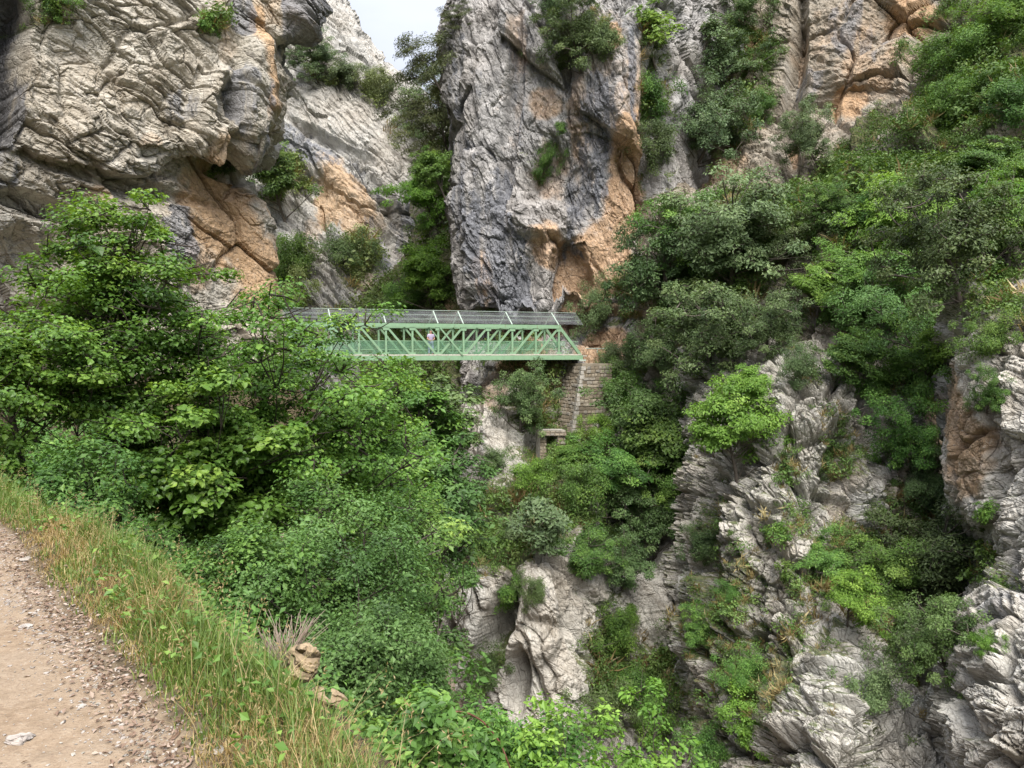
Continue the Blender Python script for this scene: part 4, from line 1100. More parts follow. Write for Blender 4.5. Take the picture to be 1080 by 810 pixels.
skin('nose', [(0, -.115, 1.63), (0, -.137, 1.60)], [(0, 1)], [.012, .017], M_SKIN, body, 1)

# handrail along the path beyond the bridge
rail = thing('path_railing', 'thin grey railing along the ledge path right of the bridge', 'railing')
g = Geo(); pts = [at(x, 367.5 + .006 * (x - 620), 56.0 - (x - 620) * .012) for x in (617, 630, 645, 660, 672)]
g.tube(pts, .03, 5); g.tube([q - UP * .45 for q in pts], .02, 5); g.build('rail', M_PALE, rail)
for q in pts:
    g = Geo(); g.tube([q - UP * 1.3, q], .03, 5); g.build('post', M_PALE, rail)
# ------------------------------------------------------------------ trees and shrubs on the far bank
G1, G2, G3 = 'trees on the gorge walls', 'shrubs on the gorge walls', 'trees in the gorge bottom'
PL = [
    # kind, tone, px, base py, height px, label, width scale
    ('oak', 'grey', 335, 84, 50, 'round grey green tree highest on the far pale slab', 1.1, G1),
    ('bush', 'grey', 366, 92, 32, 'flat grey green shrub just right of the highest tree on the far slab', 1.0, G2),
    ('bush', 'far', 397, 100, 28, 'shrub on the skyline ridge of the far mountain', 1.0, G2),
    ('bush', 'oak', 365, 285, 50, 'dark rounded bush under the orange wall of the far mountain', .75, G2),
    ('broad', 'mid', 300, 235, 90, 'dark tree in the cleft behind the left cliff', .8, G1),
    ('bush', 'mid', 298, 300, 60, 'shrub below the dark tree in the cleft behind the left cliff', .7, G2),
    ('bush', 'far', 318, 330, 50, 'shrub at the foot of the far slab, above the left end of the bridge', .9, G2),
    ('bush', 'far', 398, 330, 26, 'light bush behind the bridge netting at the foot of the gap', 1.0, G2),
    ('pine', 'pine', 476, 122, 84, 'sparse dark pine leaning out from the top edge of the central cliff', .95, G1),
    ('pine', 'pine', 474, 180, 90, 'second sparse pine below the first on the cliff edge', .85, G1),
    ('pine', 'grey', 452, 160, 84, 'pale airy pine on the skyline left of the cliff edge pines', .9, G1),
    ('broad', 'mid', 470, 215, 60, 'green tree just under the pines in the gap', .8, G1),
    ('broad', 'bright', 462, 245, 75, 'bright green tree in the gap against the central cliff', .75, G1),
    ('broad', 'bright', 455, 330, 80, 'bright leaning tree low in the gap behind the bridge', .8, G1),
    ('bush', 'mid', 428, 335, 46, 'green bush in the gap left of the bright leaning tree', .8, G2),
    ('pine', 'pine', 484, 36, 30, 'small dark pine tuft near the top of the central cliff edge', 1.0, G1),
    ('oak', 'oak', 612, 78, 80, 'rounded dark shrub in the hollow high on the central cliff', .9, G1),
    ('bush', 'oak', 585, 22, 36, 'shrub at the top of the photo above the hollow of the central cliff', 1.0, G2),
    ('slender', 'bright', 690, 70, 70, 'bright slender tree in the gully beside the central cliff', 1.5, G1),
    ('bush', 'mid', 690, 130, 60, 'shrub under the bright slender tree in the gully', .6, G2),
    ('bush', 'mid', 565, 190, 44, 'small shrub on the face of the central cliff beside the orange stain', .5, G2),
    ('sprig', 'mid', 590, 142, 16, 'tiny tuft right of the small shrub on the central cliff', 1.0, G2),
    ('slender', 'grey', 742, 58, 46, 'slim pale tree at the top of the gully', 1.4, G1),
    ('oak', 'grey', 772, 98, 70, 'spreading grey green tree in the upper gully', 1.2, G1),
    ('oak', 'grey', 735, 178, 95, 'loose grey green tree on the rocky step of the gully', .85, G1),
    ('bush', 'mid', 806, 128, 36, 'shrub on the ledge at the foot of the upper right wall', .8, G2),
    ('bush', 'oak', 770, 28, 44, 'dark shrub hanging at the very top of the gully', .9, G2),
    ('oak', 'grey', 862, 180, 76, 'round grey green bush under the upper right wall', .75, G1),
    ('oak', 'oak', 712, 340, 115, 'dark holm oak left of the big rounded crowns', .85, G1),
    ('oak', 'grey', 775, 305, 130, 'largest rounded grey green tree above the right end of the bridge', 1.05, G1),
    ('oak', 'mid', 728, 290, 90, 'rounded tree between the cliff and the largest grey green tree', 1.0, G1),
    ('oak', 'oak', 745, 400, 110, 'dark oak filling the hollow above the lower crag', 1.1, G1),
    ('oak', 'oak', 702, 398, 70, 'dark oak right of the stone pier', .9, G1),
    ('bush', 'grey', 628, 345, 60, 'pale wispy bush at the right end of the bridge', .55, G2),
    ('bush', 'scrub', 645, 400, 34, 'brownish bush on the path edge beside the pier top', .8, G2),
    ('broad', 'bright', 860, 345, 70, 'light green spreading tree above the lower crag', 1.15, G1),
    ('broad', 'bright', 905, 330, 80, 'light green tree with drooping sprays on the middle slope', .9, G1),
    ('broad', 'mid', 880, 405, 66, 'green tree on the lip of the pale crag', 1.1, G1),
    ('bush', 'grey', 835, 410, 50, 'grey green bush on the left lip of the pale crag', .6, G2),
    ('broad', 'bright', 955, 282, 90, 'yellow green tree high on the right slope', 1.0, G1),
    ('oak', 'oak', 1010, 320, 150, 'big dark oak at the right of the slope', .9, G1),
    ('oak', 'mid', 1062, 290, 120, 'green tree at the right edge above the dark oak', .8, G1),
    ('broad', 'bright', 1068, 240, 60, 'yellow green tree at the right edge of the photo', 1.1, G1),
    ('oak', 'blue', 935, 375, 100, 'dense blue green tree in the middle of the right slope', 1.0, G1),
    ('oak', 'mid', 985, 430, 110, 'green tree above the dark gully on the right', .8, G1),
    ('slender', 'bright', 1000, 395, 60, 'small yellow green sapling in front of the dark oak', 1.2, G1),
    ('oak', 'mid', 960, 500, 100, 'green tree in the gully left of the orange rock', .75, G1),
    ('oak', 'oak', 990, 545, 90, 'dark tree low in the gully under the orange rock', .7, G1),
    ('bush', 'mid', 1045, 375, 56, 'shrub on top of the rock at the right edge', .7, G2),
    ('broad', 'mid', 700, 520, 110, 'broad layered tree beside the lower crag', .95, G1),
    ('broad', 'bright', 775, 510, 115, 'bright green tree on the left shoulder of the lower crag', .8, G1),
    ('broad', 'blue', 672, 480, 85, 'blue green layered tree right of the pier foot', .95, G1),
    ('broad', 'blue', 655, 560, 70, 'layered tree hanging over the dark hollow of the spur', 1.0, G1),
    ('bush', 'bright', 640, 470, 40, 'bright bush at the foot of the stone pier', .7, G2),
    ('oak', 'oak', 548, 455, 80, 'dark tree left of the stone pier', .75, G1),
    ('bush', 'oak', 520, 500, 36, 'dark bush left of the ruined wall below the pier', .8, G2),
    ('bush', 'mid', 612, 540, 60, 'green bush in the middle of the spur', .8, G2),
    ('slender', 'grey', 572, 590, 90, 'thin grey green tree on the front of the spur', 1.2, G1),
    ('bush', 'mid', 530, 640, 50, 'dark green shrub on the lip above the cave', .8, G2),
    ('bush', 'oak', 565, 640, 40, 'dark shrub at the top of the smooth rock', .6, G2),
    ('bush', 'oak', 510, 725, 60, 'dark shrub inside the cave mouth of the spur', .6, G2),
    ('bush', 'mid', 650, 690, 70, 'shrub in the gully right of the smooth rock', .5, G2),
    ('bush', 'bright', 662, 668, 36, 'bright small shrub in the gully right of the smooth rock', .6, G2),
    ('bush', 'oak', 625, 770, 70, 'dark shrub at the foot of the smooth rock', .7, G2),
    ('bush', 'mid', 690, 780, 70, 'shrub in the gully at the foot of the lower crag', .6, G2),
    ('oak', 'oak', 985, 630, 120, 'large dark tree against the right edge rock', .95, G1),
    ('oak', 'mid', 935, 640, 90, 'rounded green tree left of the large dark tree', .9, G1),
    ('oak', 'blue', 1000, 720, 110, 'blue green tree low at the right edge rock', .85, G1),
    ('broad', 'bright', 893, 665, 80, 'light green layered sapling on the pale crag', .7, G1),
    ('bush', 'grey', 925, 745, 70, 'twiggy grey shrub above the bottom right boulder face', .65, G2),
    ('slender', 'bright', 1048, 560, 40, 'yellow green sprig beside the right edge rock', 1.2, G1),
    ('bush', 'bright', 1035, 690, 30, 'yellow green shrub on the right edge rock', .8, G2),
    ('broad', 'bright', 795, 805, 80, 'bright green sapling at the foot of the lower crag', .8, G1),
    ('bush', 'mid', 745, 815, 60, 'shrub left of the bright sapling at the foot of the crag', .7, G2),
    ('bush', 'oak', 865, 510, 36, 'small dark shrub on a ledge of the lower crag', .8, G2),
    ('sprig', 'mid', 825, 575, 30, 'small green tuft in the middle of the lower crag', 1.0, G2),
    ('sprig', 'mid', 832, 620, 34, 'small dark tuft under the green tuft of the lower crag', .7, G2),
    ('bush', 'mid', 1010, 120, 40, 'shrub on the boulder at the top right slope', 1.0, G2),
    ('broad', 'mid', 640, 520, 60, 'green layered tree below the pier foot, left of the blue green one', 1.1, G1),
    ('oak', 'oak', 690, 590, 90, 'dark tree in the shaded hollow between spur and crag', .9, G1),
    ('oak', 'oak', 655, 625, 70, 'dark tree below the layered tree hanging over the hollow', .9, G1),
    ('oak', 'mid', 712, 560, 80, 'green tree against the left edge of the lower crag', .8, G1),
    ('broad', 'mid', 600, 500, 40, 'low spreading shrub just under the ruined wall', 1.3, G2),
    ('bush', 'bright', 560, 520, 40, 'light green bush on the crest of the spur', 1.0, G2),
    ('bush', 'mid', 505, 590, 46, 'green bush on the left slope of the spur', .8, G2),
    ('bush', 'grey', 545, 575, 40, 'grey green bush between the thin tree and the left slope of the spur', .9, G2),
    ('oak', 'mid', 615, 610, 66, 'rounded green tree above the smooth rock', 1.0, G1),
    ('bush', 'mid', 498, 540, 40, 'bush on the left shoulder of the spur under the dark bush', .8, G2),
    ('bush', 'mid', 665, 740, 50, 'shrub low in the gully left of the crag', .8, G2),
    ('oak', 'mid', 930, 255, 60, 'small rounded tree on the upper slope under the boulder', 1.1, G1),
    ('oak', 'mid', 880, 240, 50, 'small rounded tree in the middle of the upper slope', 1.2, G1),
    ('oak', 'grey', 830, 290, 70, 'grey green tree right of the largest grey green tree', 1.0, G1),
    ('broad', 'mid', 1035, 205, 60, 'spreading green tree high at the right above the big dark oak', 1.2, G1),
    ('bush', 'bright', 980, 225, 40, 'bright bush at the top of the yellow green tree', 1.2, G2),
    ('oak', 'oak', 810, 380, 80, 'dark tree between the hollow and the crag top', .9, G1),
    ('broad', 'bright', 800, 440, 60, 'light green crown hanging beside the top of the lower crag', 1.0, G1),
    ('bush', 'mid', 915, 420, 50, 'bush on the crag top under the dense blue green tree', .9, G2),
    ('oak', 'mid', 1040, 440, 60, 'green tree in front of the rock at the right edge', .7, G1),
    ('bush', 'mid', 1065, 130, 50, 'bush high at the right edge of the photo', 1.1, G2),
    ('bush', 'mid', 1030, 60, 46, 'bush near the top right corner', 1.2, G2),
    ('bush', 'bright', 1060, 30, 44, 'bright bush in the top right corner', 1.2, G2),
    ('bush', 'mid', 990, 80, 40, 'bush right of the orange wall at the top right', 1.2, G2),
    ('broad', 'mid', 880, 620, 60, 'green layered shrub left of the rounded green tree', .9, G2),
    ('oak', 'mid', 1010, 590, 70, 'green tree under the orange rock at the right', .9, G1),
    ('bush', 'grey', 960, 690, 60, 'grey twiggy bush below the rounded green tree', .9, G2),
    ('oak', 'mid', 738, 690, 60, 'green tree clinging to the left edge of the lower crag', .8, G1),
    ('bush', 'oak', 742, 590, 44, 'dark bush on the left edge of the lower crag under the bright tree', .7, G2),
    ('bush', 'grey', 648, 395, 40, 'pale bush against the right side of the pier top', .8, G2),
    ('bush', 'mid', 640, 425, 44, 'bush hiding the right side of the pier', .7, G2),
    ('bush', 'mid', 600, 476, 26, 'small bush beside the opening of the ruined wall', .9, G2),
    ('bush', 'mid', 770, 640, 30, 'small shrub on the steep left face of the lower crag', .7, G2),
    ('bush', 'mid', 785, 720, 44, 'shrub low on the left face of the lower crag', .8, G2),
    ('bush', 'bright', 520, 330, 20, 'small bright plant at the mouth of the rock notch behind the bridge', 1.0, G2),
    ('bush', 'oak', 700, 175, 50, 'dark shrub beside the rocky step of the gully', .7, G2),
    ('bush', 'mid', 672, 300, 34, 'green bush at the foot of the orange stain', .7, G2),
    ('bush', 'oak', 640, 60, 40, 'dark shrub right of the hollow of the central cliff', .8, G2),
    ('bush', 'mid', 655, 440, 50, 'green bush against the right side of the pier', .8, G2),
    ('bush', 'mid', 60, 20, 36, 'bright tuft at the top left of the left cliff', .9, G2),
    ('sprig', 'mid', 216, 40, 28, 'small tuft near the top of the left cliff', .8, G2),
    ('sprig', 'grey', 236, 190, 26, 'tuft under the rounded overhang of the left cliff', .6, G2),
]
for (kind, tone, px, py, hpx, label, ws, grp) in PL:
    plant(kind, tone, px, py, hpx, label, ws, group=grp)


# ------------------------------------------------------------------ trees and shrubs on the near bank
def near_plant(name, seed, px, top_py, Y, label, tone, W, wood_name='trunk', leaf_name='crown', zmin=None, group=None, bark=BARKD, **kw):
    tp = at(px, top_py, Y)
    gz = float(ground_z(np.array([[tp[0], tp[1]]]))[0])
    H = tp[2] - gz
    if H < .4: print('SHORT', label, H)
    kw.setdefault('leaf', .11); leaf = kw.pop('leaf') / H; cr = kw.pop('cr', .45) / H
    lowest = kw.pop('low', None)          # lowest foliage, metres below the top
    zb = max(.02, 1 - lowest / H) if lowest else .1
    wd, lf = crown(seed, W=W / H, zb=zb, leaf=leaf, cr=cr, **kw)
    o = thing(name, label, 'shrub' if name == 'shrub' else 'tree', (tp[0], tp[1], gz), group=group)
    o.scale = (H, H, H)
    link(wood_name, wd.mesh(wood_name, [bark], True), o)
    link(leaf_name, lf.mesh(leaf_name, [LEAF[tone]]), o)
    return o


NG = 'trees rising from the bank below the path'
kw = dict(limb=.42, asp=.85, flat=.42, up=1.1, rich=True, irregular=.4, gap=.17, droop=.45, round_=.6, group=NG)
near_plant('maple_tree', 11, 112, 168, 12.5, 'tall maple with layered sprays left, its top against the left cliff', 'maple', 4.2, n_cl=200, n_lf=185, cr=.40, low=4.8, leaf=.060, trunk=.016, **kw)
near_plant('maple_tree', 52, 290, 288, 14, 'wide maple in front of the left end of the bridge', 'maple', 5.0, n_cl=240, n_lf=185, cr=.42, low=4.6, leaf=.060, trunk=.014, **kw)
near_plant('maple_tree', 13, 15, 290, 11, 'maple cut off by the left edge of the photo', 'maple', 3.6, n_cl=168, n_lf=185, cr=.36, low=3.0, leaf=.058, trunk=.018, **kw)
near_plant('maple_tree', 54, 365, 415, 16, 'lower maple with pale sprays below the bridge', 'maple', 3.8, n_cl=168, n_lf=185, cr=.40, low=3.8, leaf=.064, trunk=.012, **kw)
near_plant('maple_tree', 15, 215, 395, 12, 'shady maple between the two tall maples', 'maple', 3.4, n_cl=152, n_lf=185, cr=.38, low=3.0, leaf=.085, trunk=.014, **kw)
kb = dict(asp=.6, flat=.75, up=.6, irregular=.5, gap=.1, droop=.1, wood_name='stem', leaf_name='foliage', group='shrubs on the bank below the path')
near_plant('shrub', 21, 85, 470, 8.6, 'pale leafed bush at the far end of the grass verge', 'mid', 1.5, n_cl=60, n_lf=110, cr=.22, leaf=.055, low=1.0, trunk=.02, **kb)
near_plant('shrub', 22, 325, 535, 8.6, 'fine leafed bush in the middle of the bank beyond the verge', 'blue', 2.2, n_cl=120, n_lf=260, cr=.26, leaf=.042, low=2.2, trunk=.012, **kb)
near_plant('shrub', 23, 385, 512, 10, 'tallest fine leafed bush, nearest the gorge', 'mid', 2.4, n_cl=120, n_lf=240, cr=.30, leaf=.048, low=2.6, trunk=.012, **kb)
near_plant('shrub', 24, 252, 540, 8.0, 'dark bush behind the crest of the grass verge', 'mid', 1.5, n_cl=70, n_lf=200, cr=.22, leaf=.045, low=1.5, trunk=.012, **kb)
near_plant('shrub', 25, 372, 630, 7.0, 'dense blue green bush right of the boulder', 'blue', 1.8, n_cl=110, n_lf=260, cr=.22, leaf=.036, low=2.0, trunk=.012, **kb)
near_plant('shrub', 26, 388, 585, 10.5, 'fine leafed bush overhanging the gorge', 'blue', 2.0, n_cl=90, n_lf=220, cr=.28, leaf=.046, low=2.6, trunk=.012, **kb)
near_plant('shrub', 27, 455, 735, 4.6, 'leafy bramble bush beside the end of the dry grass', 'mid', 1.0, n_cl=45, n_lf=90, cr=.16, leaf=.055, low=1.0, trunk=.012, **kb)
near_plant('shrub', 28, 595, 775, 6.2, 'bright young shrub at the bottom centre of the photo', 'bright', 1.5, n_cl=60, n_lf=90, cr=.15, leaf=.055, low=1.2, trunk=.010, **kb)
near_plant('shrub', 29, 672, 735, 7.4, 'bright upright shoots right of the bottom centre shrub', 'bright', .9, n_cl=34, n_lf=60, cr=.12, leaf=.055, low=1.4, trunk=.008, **kb)
near_plant('shrub', 30, 530, 745, 7.2, 'dark bush behind the arching bramble', 'mid', 1.5, n_cl=60, n_lf=185, cr=.22, leaf=.055, low=1.4, trunk=.010, **kb)
kt = dict(asp=.6, flat=.4, up=.95, irregular=.45, gap=.18, droop=.35, group=G3, bark=BARK)
near_plant('tree', 41, 425, 372, 42, 'tree under the middle of the bridge', 'mid', 6.5, n_cl=90, n_lf=120, cr=.9, leaf=.26, low=7, trunk=.010, **kt)
near_plant('tree', 42, 468, 388, 45, 'dark tree under the bridge beside the spur', 'oak', 5.5, n_cl=80, n_lf=120, cr=.9, leaf=.25, low=7, trunk=.010, **kt)
near_plant('tree', 43, 448, 452, 32, 'blue green layered tree in the gorge left of the spur', 'blue', 5.2, n_cl=100, n_lf=130, cr=.7, leaf=.20, low=6, trunk=.010, **kt)
near_plant('tree', 44, 385, 440, 27, 'tree behind the lower maple', 'mid', 4.5, n_cl=80, n_lf=120, cr=.7, leaf=.18, low=5, trunk=.010, **kt)
near_plant('tree', 45, 442, 540, 27, 'dark tree deep in the gorge beneath the spur', 'blue', 4.0, n_cl=80, n_lf=130, cr=.65, leaf=.17, low=6, trunk=.010, **kt)
near_plant('tree', 46, 400, 500, 20, 'mid green tree between the maples and the gorge', 'mid', 3.6, n_cl=80, n_lf=130, cr=.55, leaf=.13, low=4, trunk=.010, **kt)
near_plant('tree', 47, 300, 430, 24, 'shady tree behind the wide maple', 'mid', 5.0, n_cl=80, n_lf=120, cr=.7, leaf=.17, low=5, trunk=.010, **kt)
near_plant('tree', 48, 436, 640, 24, 'lowest tree in the gorge at the foot of the spur', 'mid', 3.4, n_cl=70, n_lf=120, cr=.55, leaf=.15, low=5, trunk=.010, **kt)
# ------------------------------------------------------------------ grass verge, gravel and litter beside the path
M_GRASS = leaf_mat('verge_grass', (.045, .085, .018), (.105, .165, .034), (.20, .26, .07), 0, .35)
M_STRAW = leaf_mat('verge_straw', (.17, .105, .045), (.32, .235, .10), (.47, .385, .20), 0, .3)
LITTER = leaf_mat('dead_leaves', (.08, .048, .03), (.18, .12, .085), (.33, .265, .215), 0, .1)


BOUL = np.array([-.98, 3.58])


def blades(n, P, H, W, lean, seed, tint, segs=3):
    r = np.random.default_rng(seed)
    az = r.uniform(0, 2 * math.pi, n); d = np.stack([np.cos(az), np.sin(az), 0 * az], -1)
    s = np.stack([-np.sin(az), np.cos(az), 0 * az], -1)
    ts = np.linspace(0, 1, segs + 1)
    rows = []
    for t_ in ts:
        c = P + d * (H * lean * t_ ** 1.8)[:, None] + np.array([0, 0, 1.]) * (H * (t_ - .38 * lean * t_ ** 2.4))[:, None]
        w_ = (W * (1 - t_ * .92) * .5)[:, None]
        rows += [c - s * w_, c + s * w_]
    V = np.stack(rows, 1); m = V.shape[1]
    i = np.arange(n)[:, None] * m
    F = np.concatenate([i + np.array([[2 * k, 2 * k + 1, 2 * k + 3, 2 * k + 2]]) for k in range(segs)])
    return V.reshape(-1, 3), F, np.tile(tint, segs)


def sample(n, box, seed, cond):
    r = np.random.default_rng(seed); out = []
    tot = 0
    while tot < n:
        q = np.stack([r.uniform(box[0], box[2], 20000), r.uniform(box[1], box[3], 20000)], -1)
        de, do = sdist(q, ED), sdist(q, OD)
        # thinner with distance: the eye sees fewer blades per metre there
        keep = cond(q, de, do, r) & (r.random(len(q)) < np.clip((4.2 / np.maximum(q[:, 1], 1.5)) ** 1.2, 0, 1))
        out.append(q[keep]); tot += keep.sum()
    return np.concatenate(out)[:n]


q = sample(52000, (-12, 1.2, 1.6, 15), 3, lambda q, de, do, r: (de > .02 + .10 * r.random(len(q))) & (do < .12) & (((q - BOUL) ** 2).sum(-1) > .015) & (((q - (BOUL + np.array([.03, -.16]))) ** 2).sum(-1) > .008))
z = ground_z(q); P = np.concatenate([q, z[:, None]], 1)
r = np.random.default_rng(5)
de, do = sdist(q, ED), sdist(q, OD)
nz = fbm(P * 1.1, 3, 41); nz2 = fbm(P * 3.5, 2, 44)
green = (.5 * nz + .6 * nz2 + .25 * r.normal(size=len(q)) + .55 * sstep(-.5, .3, do) - .10 + .16) > .10
H = (.045 + .075 * sstep(.05, .5, de) + .04 * sstep(-.3, .1, do)) * np.exp(r.normal(0, .35, len(q))) * (1 + .5 * nz2)
H = np.clip(H * .88, .025, .24)
g = Geo(); mi = []
for sel, base_w, lean in ((green, .0062, .55), (~green, .0042, .85)):
    k = np.where(sel)[0]
    ti = np.clip(.5 + .22 * r.normal(size=len(k)) + .3 * nz2[k], 0, 1)
    V_, F_, T_ = blades(len(k), P[k], H[k], base_w * r.uniform(.6, 1.5, len(k)) * (1 + P[k][:, 1] * .04), lean * r.uniform(.3, 1.3, len(k)), 8, ti)
    g.add(V_, F_, T_); mi += [0 if lean < .6 else 1] * len(F_)
me = g.mesh('grass', [M_GRASS, M_STRAW]); me.polygons.foreach_set('material_index', np.array(mi, np.int32))
link('grass', me, kind='stuff', label='green and straw coloured grass along the path')

# tall seeding stalks on the outer edge
q = sample(420, (-7, 2.0, 1.0, 9), 13, lambda q, de, do, r: (do > -.3) & (do < .25) & (((q - BOUL) ** 2).sum(-1) > .05))
z = ground_z(q); P = np.concatenate([q, z[:, None]], 1); n = len(q)
H = r.uniform(.15, .4, n)
V_, F_, T_ = blades(n, P, H, np.full(n, .0045), r.uniform(.3, 1.0, n), 21, np.clip(r.normal(.65, .2, n), 0, 1), 6)
g = Geo(); g.add(V_, F_, T_)
tips = V_.reshape(n, -1, 3)[:, -2]
for k in range(n):
    m_ = 7; pp = tips[k] + r.normal(size=(m_, 3)) * .012 + np.linspace(0, -.07, m_)[:, None] * np.array([0, 0, 1.])
    a, F, tt = leaf_quads(pp, unit(r.normal(size=(m_, 3))), unit(r.normal(size=(m_, 3)) + np.array([0, 0, .8])), np.full(m_, .022), .3, tint=np.clip(r.normal(.7, .15, m_), 0, 1))
    g.add(a, F, tt)
g.build('tall_grass', M_STRAW).__setitem__('kind', 'stuff')

# low broad leaved weeds in the grass
q = sample(5200, (-9, 1.6, 1.6, 11), 17, lambda q, de, do, r: (de > .1) & (do > -.55 + .3 * r.random(len(q))) & (do < 1.3))
z = ground_z(q); P = np.concatenate([q, z[:, None]], 1); n = len(q)
P[:, 2] += r.uniform(.02, .2, n)
keep = (fbm(P * 1.6, 2, 61) > -.08) & (((P[:, :2] - BOUL) ** 2).sum(-1) > .03); P = P[keep]; n = len(P)
Nn = unit(np.array([0, 0, .9]) + r.normal(size=(n, 3)) * .4); T = unit(np.cross(Nn, r.normal(size=(n, 3))))
a, F, tt = leaf_quads(P, Nn, T, r.uniform(.025, .06, n), .65, tint=np.clip(r.normal(.5, .2, n), 0, 1))
g = Geo(); g.add(a, F, tt); g.build('weeds', LEAF['mid']).__setitem__('kind', 'stuff')

# undergrowth on the bank below
q_ = []
rr = np.random.default_rng(31)
def cond(q, de, do, r): return (do > .35) & (do < 9) & (fbm(np.concatenate([q, 0 * q[:, :1]], 1) * .5, 2, 71) > -.18)
q = np.stack([rr.uniform(-18, 9, 24000), rr.uniform(2.2, 34, 24000)], -1)
de, do = sdist(q, ED), sdist(q, OD)
q = q[cond(q, de, do, rr)][:2300]
z = ground_z(q); n = len(q); m_ = 46
ii = np.repeat(np.arange(n), m_)
S = rr.uniform(.12, .38, n) * np.clip(q[:, 1] / 9, .7, 2.2)
P = np.concatenate([q, z[:, None]], 1)[ii] + np.abs(rr.normal(size=(n * m_, 3))) * np.array([0, 0, .7]) * S[ii][:, None] + rr.normal(size=(n * m_, 3)) * np.array([.7, .7, .1]) * S[ii][:, None]
Nn = unit(np.array([.3, -.1, .8]) + rr.normal(size=(n * m_, 3)) * .45); T = unit(np.cross(Nn, rr.normal(size=(n * m_, 3))))
Lf = rr.uniform(.05, .10, n * m_) * np.clip(q[:, 1] / 9, .7, 2.0)[ii]
a, F, tt = leaf_quads(P, Nn, T, Lf, .55, tint=np.clip(rr.normal(.38, .2, n * m_), 0, 1))
g = Geo(); g.add(a, F, tt); g.build('undergrowth', LEAF['mid']).__setitem__('kind', 'stuff')

# gravel and dead leaves on the path
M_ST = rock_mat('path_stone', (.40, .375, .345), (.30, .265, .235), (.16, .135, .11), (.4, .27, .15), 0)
def stones(n, P, S, seed):
    r = np.random.default_rng(seed)
    ico = bmesh.new(); bmesh.ops.create_icosphere(ico, subdivisions=1, radius=1)
    iv = np.array([v.co[:] for v in ico.verts]); it = np.array([[v.index for v in f.verts] for f in ico.faces]); ico.free()
    az = r.uniform(0, 6.28, n); ca, sa = np.cos(az), np.sin(az)
    k = len(iv)
    B = iv[None] * (1 + r.normal(0, .20, (n, k, 1))) * np.stack([r.uniform(.7, 1.4, n), r.uniform(.6, 1.0, n), r.uniform(.3, .6, n)], -1)[:, None]
    X = B[..., 0] * ca[:, None] - B[..., 1] * sa[:, None]; Yv = B[..., 0] * sa[:, None] + B[..., 1] * ca[:, None]
    V = np.stack([X, Yv, B[..., 2]], -1) * S[:, None, None] + P[:, None]
    F = (np.arange(n)[:, None, None] * k + it[None]).reshape(-1, 3)
    return V.reshape(-1, 3), F
q = sample(6500, (-10, 1.4, 0, 13), 23, lambda q, de, do, r: (de < .12) & (de > -3.6) & (r.random(len(q)) < .05 + .95 * np.exp(-((de + .12) / .17) ** 2)))
z = ground_z(q); P = np.concatenate([q, z[:, None] + .002], 1); S = np.clip(.0052 * np.exp(r.normal(0, .5, len(q))), .0025, .024)
V_, F_ = stones(len(q), P, S, 3)
zc = np.zeros(len(V_))
link('gravel', mesh_from('gravel', V_, [F_], [M_ST], False, pattr={'orange': zc, 'stain': zc, 'moss': zc}), kind='stuff', label='loose gravel along the edge of the path')
q = sample(3800, (-10, 1.4, 0, 13), 27, lambda q, de, do, r: (de < .22) & (de > -2.5) & (r.random(len(q)) < .012 + .99 * np.exp(-((de + .06) / .12) ** 2)))
z = ground_z(q); n = len(q); P = np.concatenate([q, z[:, None] + .006 + .006 * r.random((n, 1))], 1)
Nn = unit(np.array([0, 0, 1.]) + r.normal(size=(n, 3)) * .28); T = unit(np.cross(Nn, r.normal(size=(n, 3))))
a, F, tt = leaf_quads(P, Nn, T, r.uniform(.014, .042, n), .5, fold=.16, tint=np.clip(r.normal(.5, .28, n), 0, 1))
g = Geo(); g.add(a, F, tt); g.build('leaf_litter', LITTER).__setitem__('kind', 'stuff')


def rock(name, label, cat, c, size, seed, mat, rz=0, moss=0.):
    bm = bmesh.new(); bmesh.ops.create_icosphere(bm, subdivisions=5, radius=1)
    v = np.array([x.co[:] for x in bm.verts]); f = np.array([[x.index for x in y.verts] for y in bm.faces]); bm.free()
    b, e = blocks(v * 1.3 + seed, seed, 1.6)
    v = v * (1 + .32 * b + .10 * fbm(v * 2.5 + seed, 3, seed))[:, None] * np.array(size)
    z_ = np.zeros(len(v))
    o = link(name, mesh_from(name, v, [f], [mat], False, pattr={'orange': z_ + .15, 'stain': z_, 'moss': z_ + moss}), label=label, category=cat)
    o.location = c; o.rotation_euler = (0, 0, rz); return o


def on_ground(px, py):
    h = hit(px, py, ['path_and_bank']); return np.array(h[0])


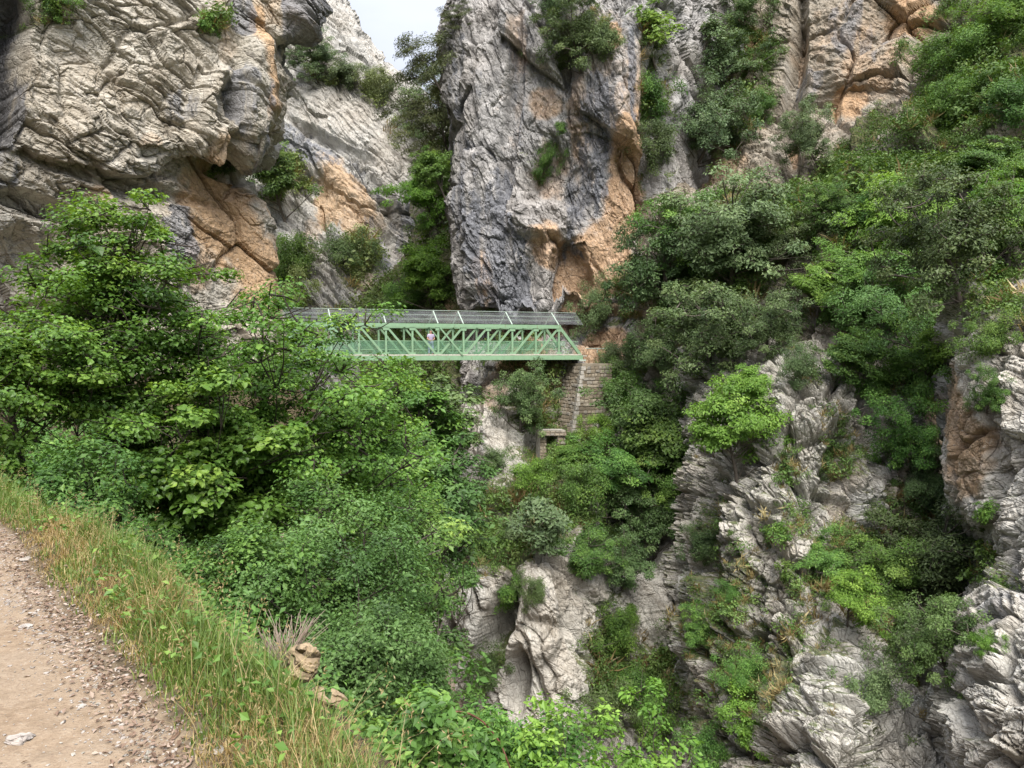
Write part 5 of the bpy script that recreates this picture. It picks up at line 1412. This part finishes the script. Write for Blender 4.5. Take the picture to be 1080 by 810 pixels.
M_BOULD = rock_mat('boulder_tan', (.33, .255, .165), (.25, .185, .115), (.14, .105, .07), (.45, .30, .16), 0)
c = np.array([BOUL[0], BOUL[1], .07]); rock('boulder', 'tan boulder half sunk in the grass at the edge of the verge', 'boulder', c + [0, 0, .05], (.072, .07, .085), 3, M_BOULD, .4)
c = np.array([-.84, 3.46, -.02]); rock('rock', 'long low tan rock lying just beyond the boulder', 'rock', c + [0.0, .0, .03], (.10, .045, .035), 8, M_BOULD, -.6)
for k, (px, py, s, lab) in enumerate([(27, 661, .035, 'dark flat stone alone in the middle of the path'), (28, 590, .05, 'pale stone flush with the dirt at the far end of the path'), (232, 792, .03, 'white pebble where the grass meets the gravel'),
                                      (20, 780, .05, 'pale stone sunk in the dirt at the near end of the path'), (112, 640, .02, 'grey pebble in the gravel strip halfway along the path'), (135, 600, .022, 'small stone on the gravel strip further along the path')]):
    c = on_ground(px, py); rock('stone', lab, 'stone', c + [0, 0, .003], (s, s * .8, s * .32), 20 + k, M_ST, k)

# dry twiggy tuft beside the boulder
M_TWIG = bark_mat('dry_twigs', (.20, .15, .11), (.34, .28, .23))
c = np.array([-1.10, 3.66, .06])
g = Geo(); rr2 = random.Random(5)
for k in range(70):
    a = rr2.uniform(0, 6.28); l = rr2.uniform(.12, .30); e = np.array([math.cos(a) * .6, math.sin(a) * .6, 1.0]); e = e / np.linalg.norm(e) * l
    m1 = e * .5 + np.array([rr2.gauss(0, .02), rr2.gauss(0, .02), rr2.gauss(0, .02)])
    g.tube([c, c + m1, c + e], [.003, .002, .0012], 4, cap=False)
    g.tube([c + m1, c + m1 + e * .5 + np.array([rr2.gauss(0, .04), rr2.gauss(0, .04), 0])], [.0016, .001], 4, cap=False)
o = g.build('dry_bush', M_TWIG); o['label'] = 'dry leafless tuft of twigs behind the tan boulder'; o['category'] = 'dry bush'

# arching reddish bramble stem
M_BR = bark_mat('bramble_stem', (.14, .055, .04), (.26, .13, .09))
Y0 = 5.2
pts = [at(x, y, Y) for x, y, Y in ((440, 790, 4.9), (447, 763, 5.0), (470, 752, 5.1), (492, 752, 5.2), (510, 762, 5.3), (528, 785, 5.4), (545, 830, 5.5))]
br = thing('bramble', 'reddish arching bramble stem at the bottom beside the dry grass', 'bramble', tuple(pts[0]))
g = Geo(); pp = catmull(np.array(pts)[None], 40, 1)[0] - pts[0]
g.tube(pp, np.linspace(.009, .006, 40), 6); g.build('stem', M_BR, br)
rq = np.random.default_rng(3); n = 60; k = rq.integers(6, 40, n); P = pp[k] + rq.normal(size=(n, 3)) * .03
Nn = unit(np.array([0, 0, 1.]) + rq.normal(size=(n, 3)) * .5); T = unit(np.cross(Nn, rq.normal(size=(n, 3))))
a, F, tt = leaf_quads(P, Nn, T, rq.uniform(.03, .06, n), .6, tint=np.clip(rq.normal(.5, .2, n), 0, 1)); g = Geo(); g.add(a, F, tt); g.build('leaves', LEAF['mid'], br)
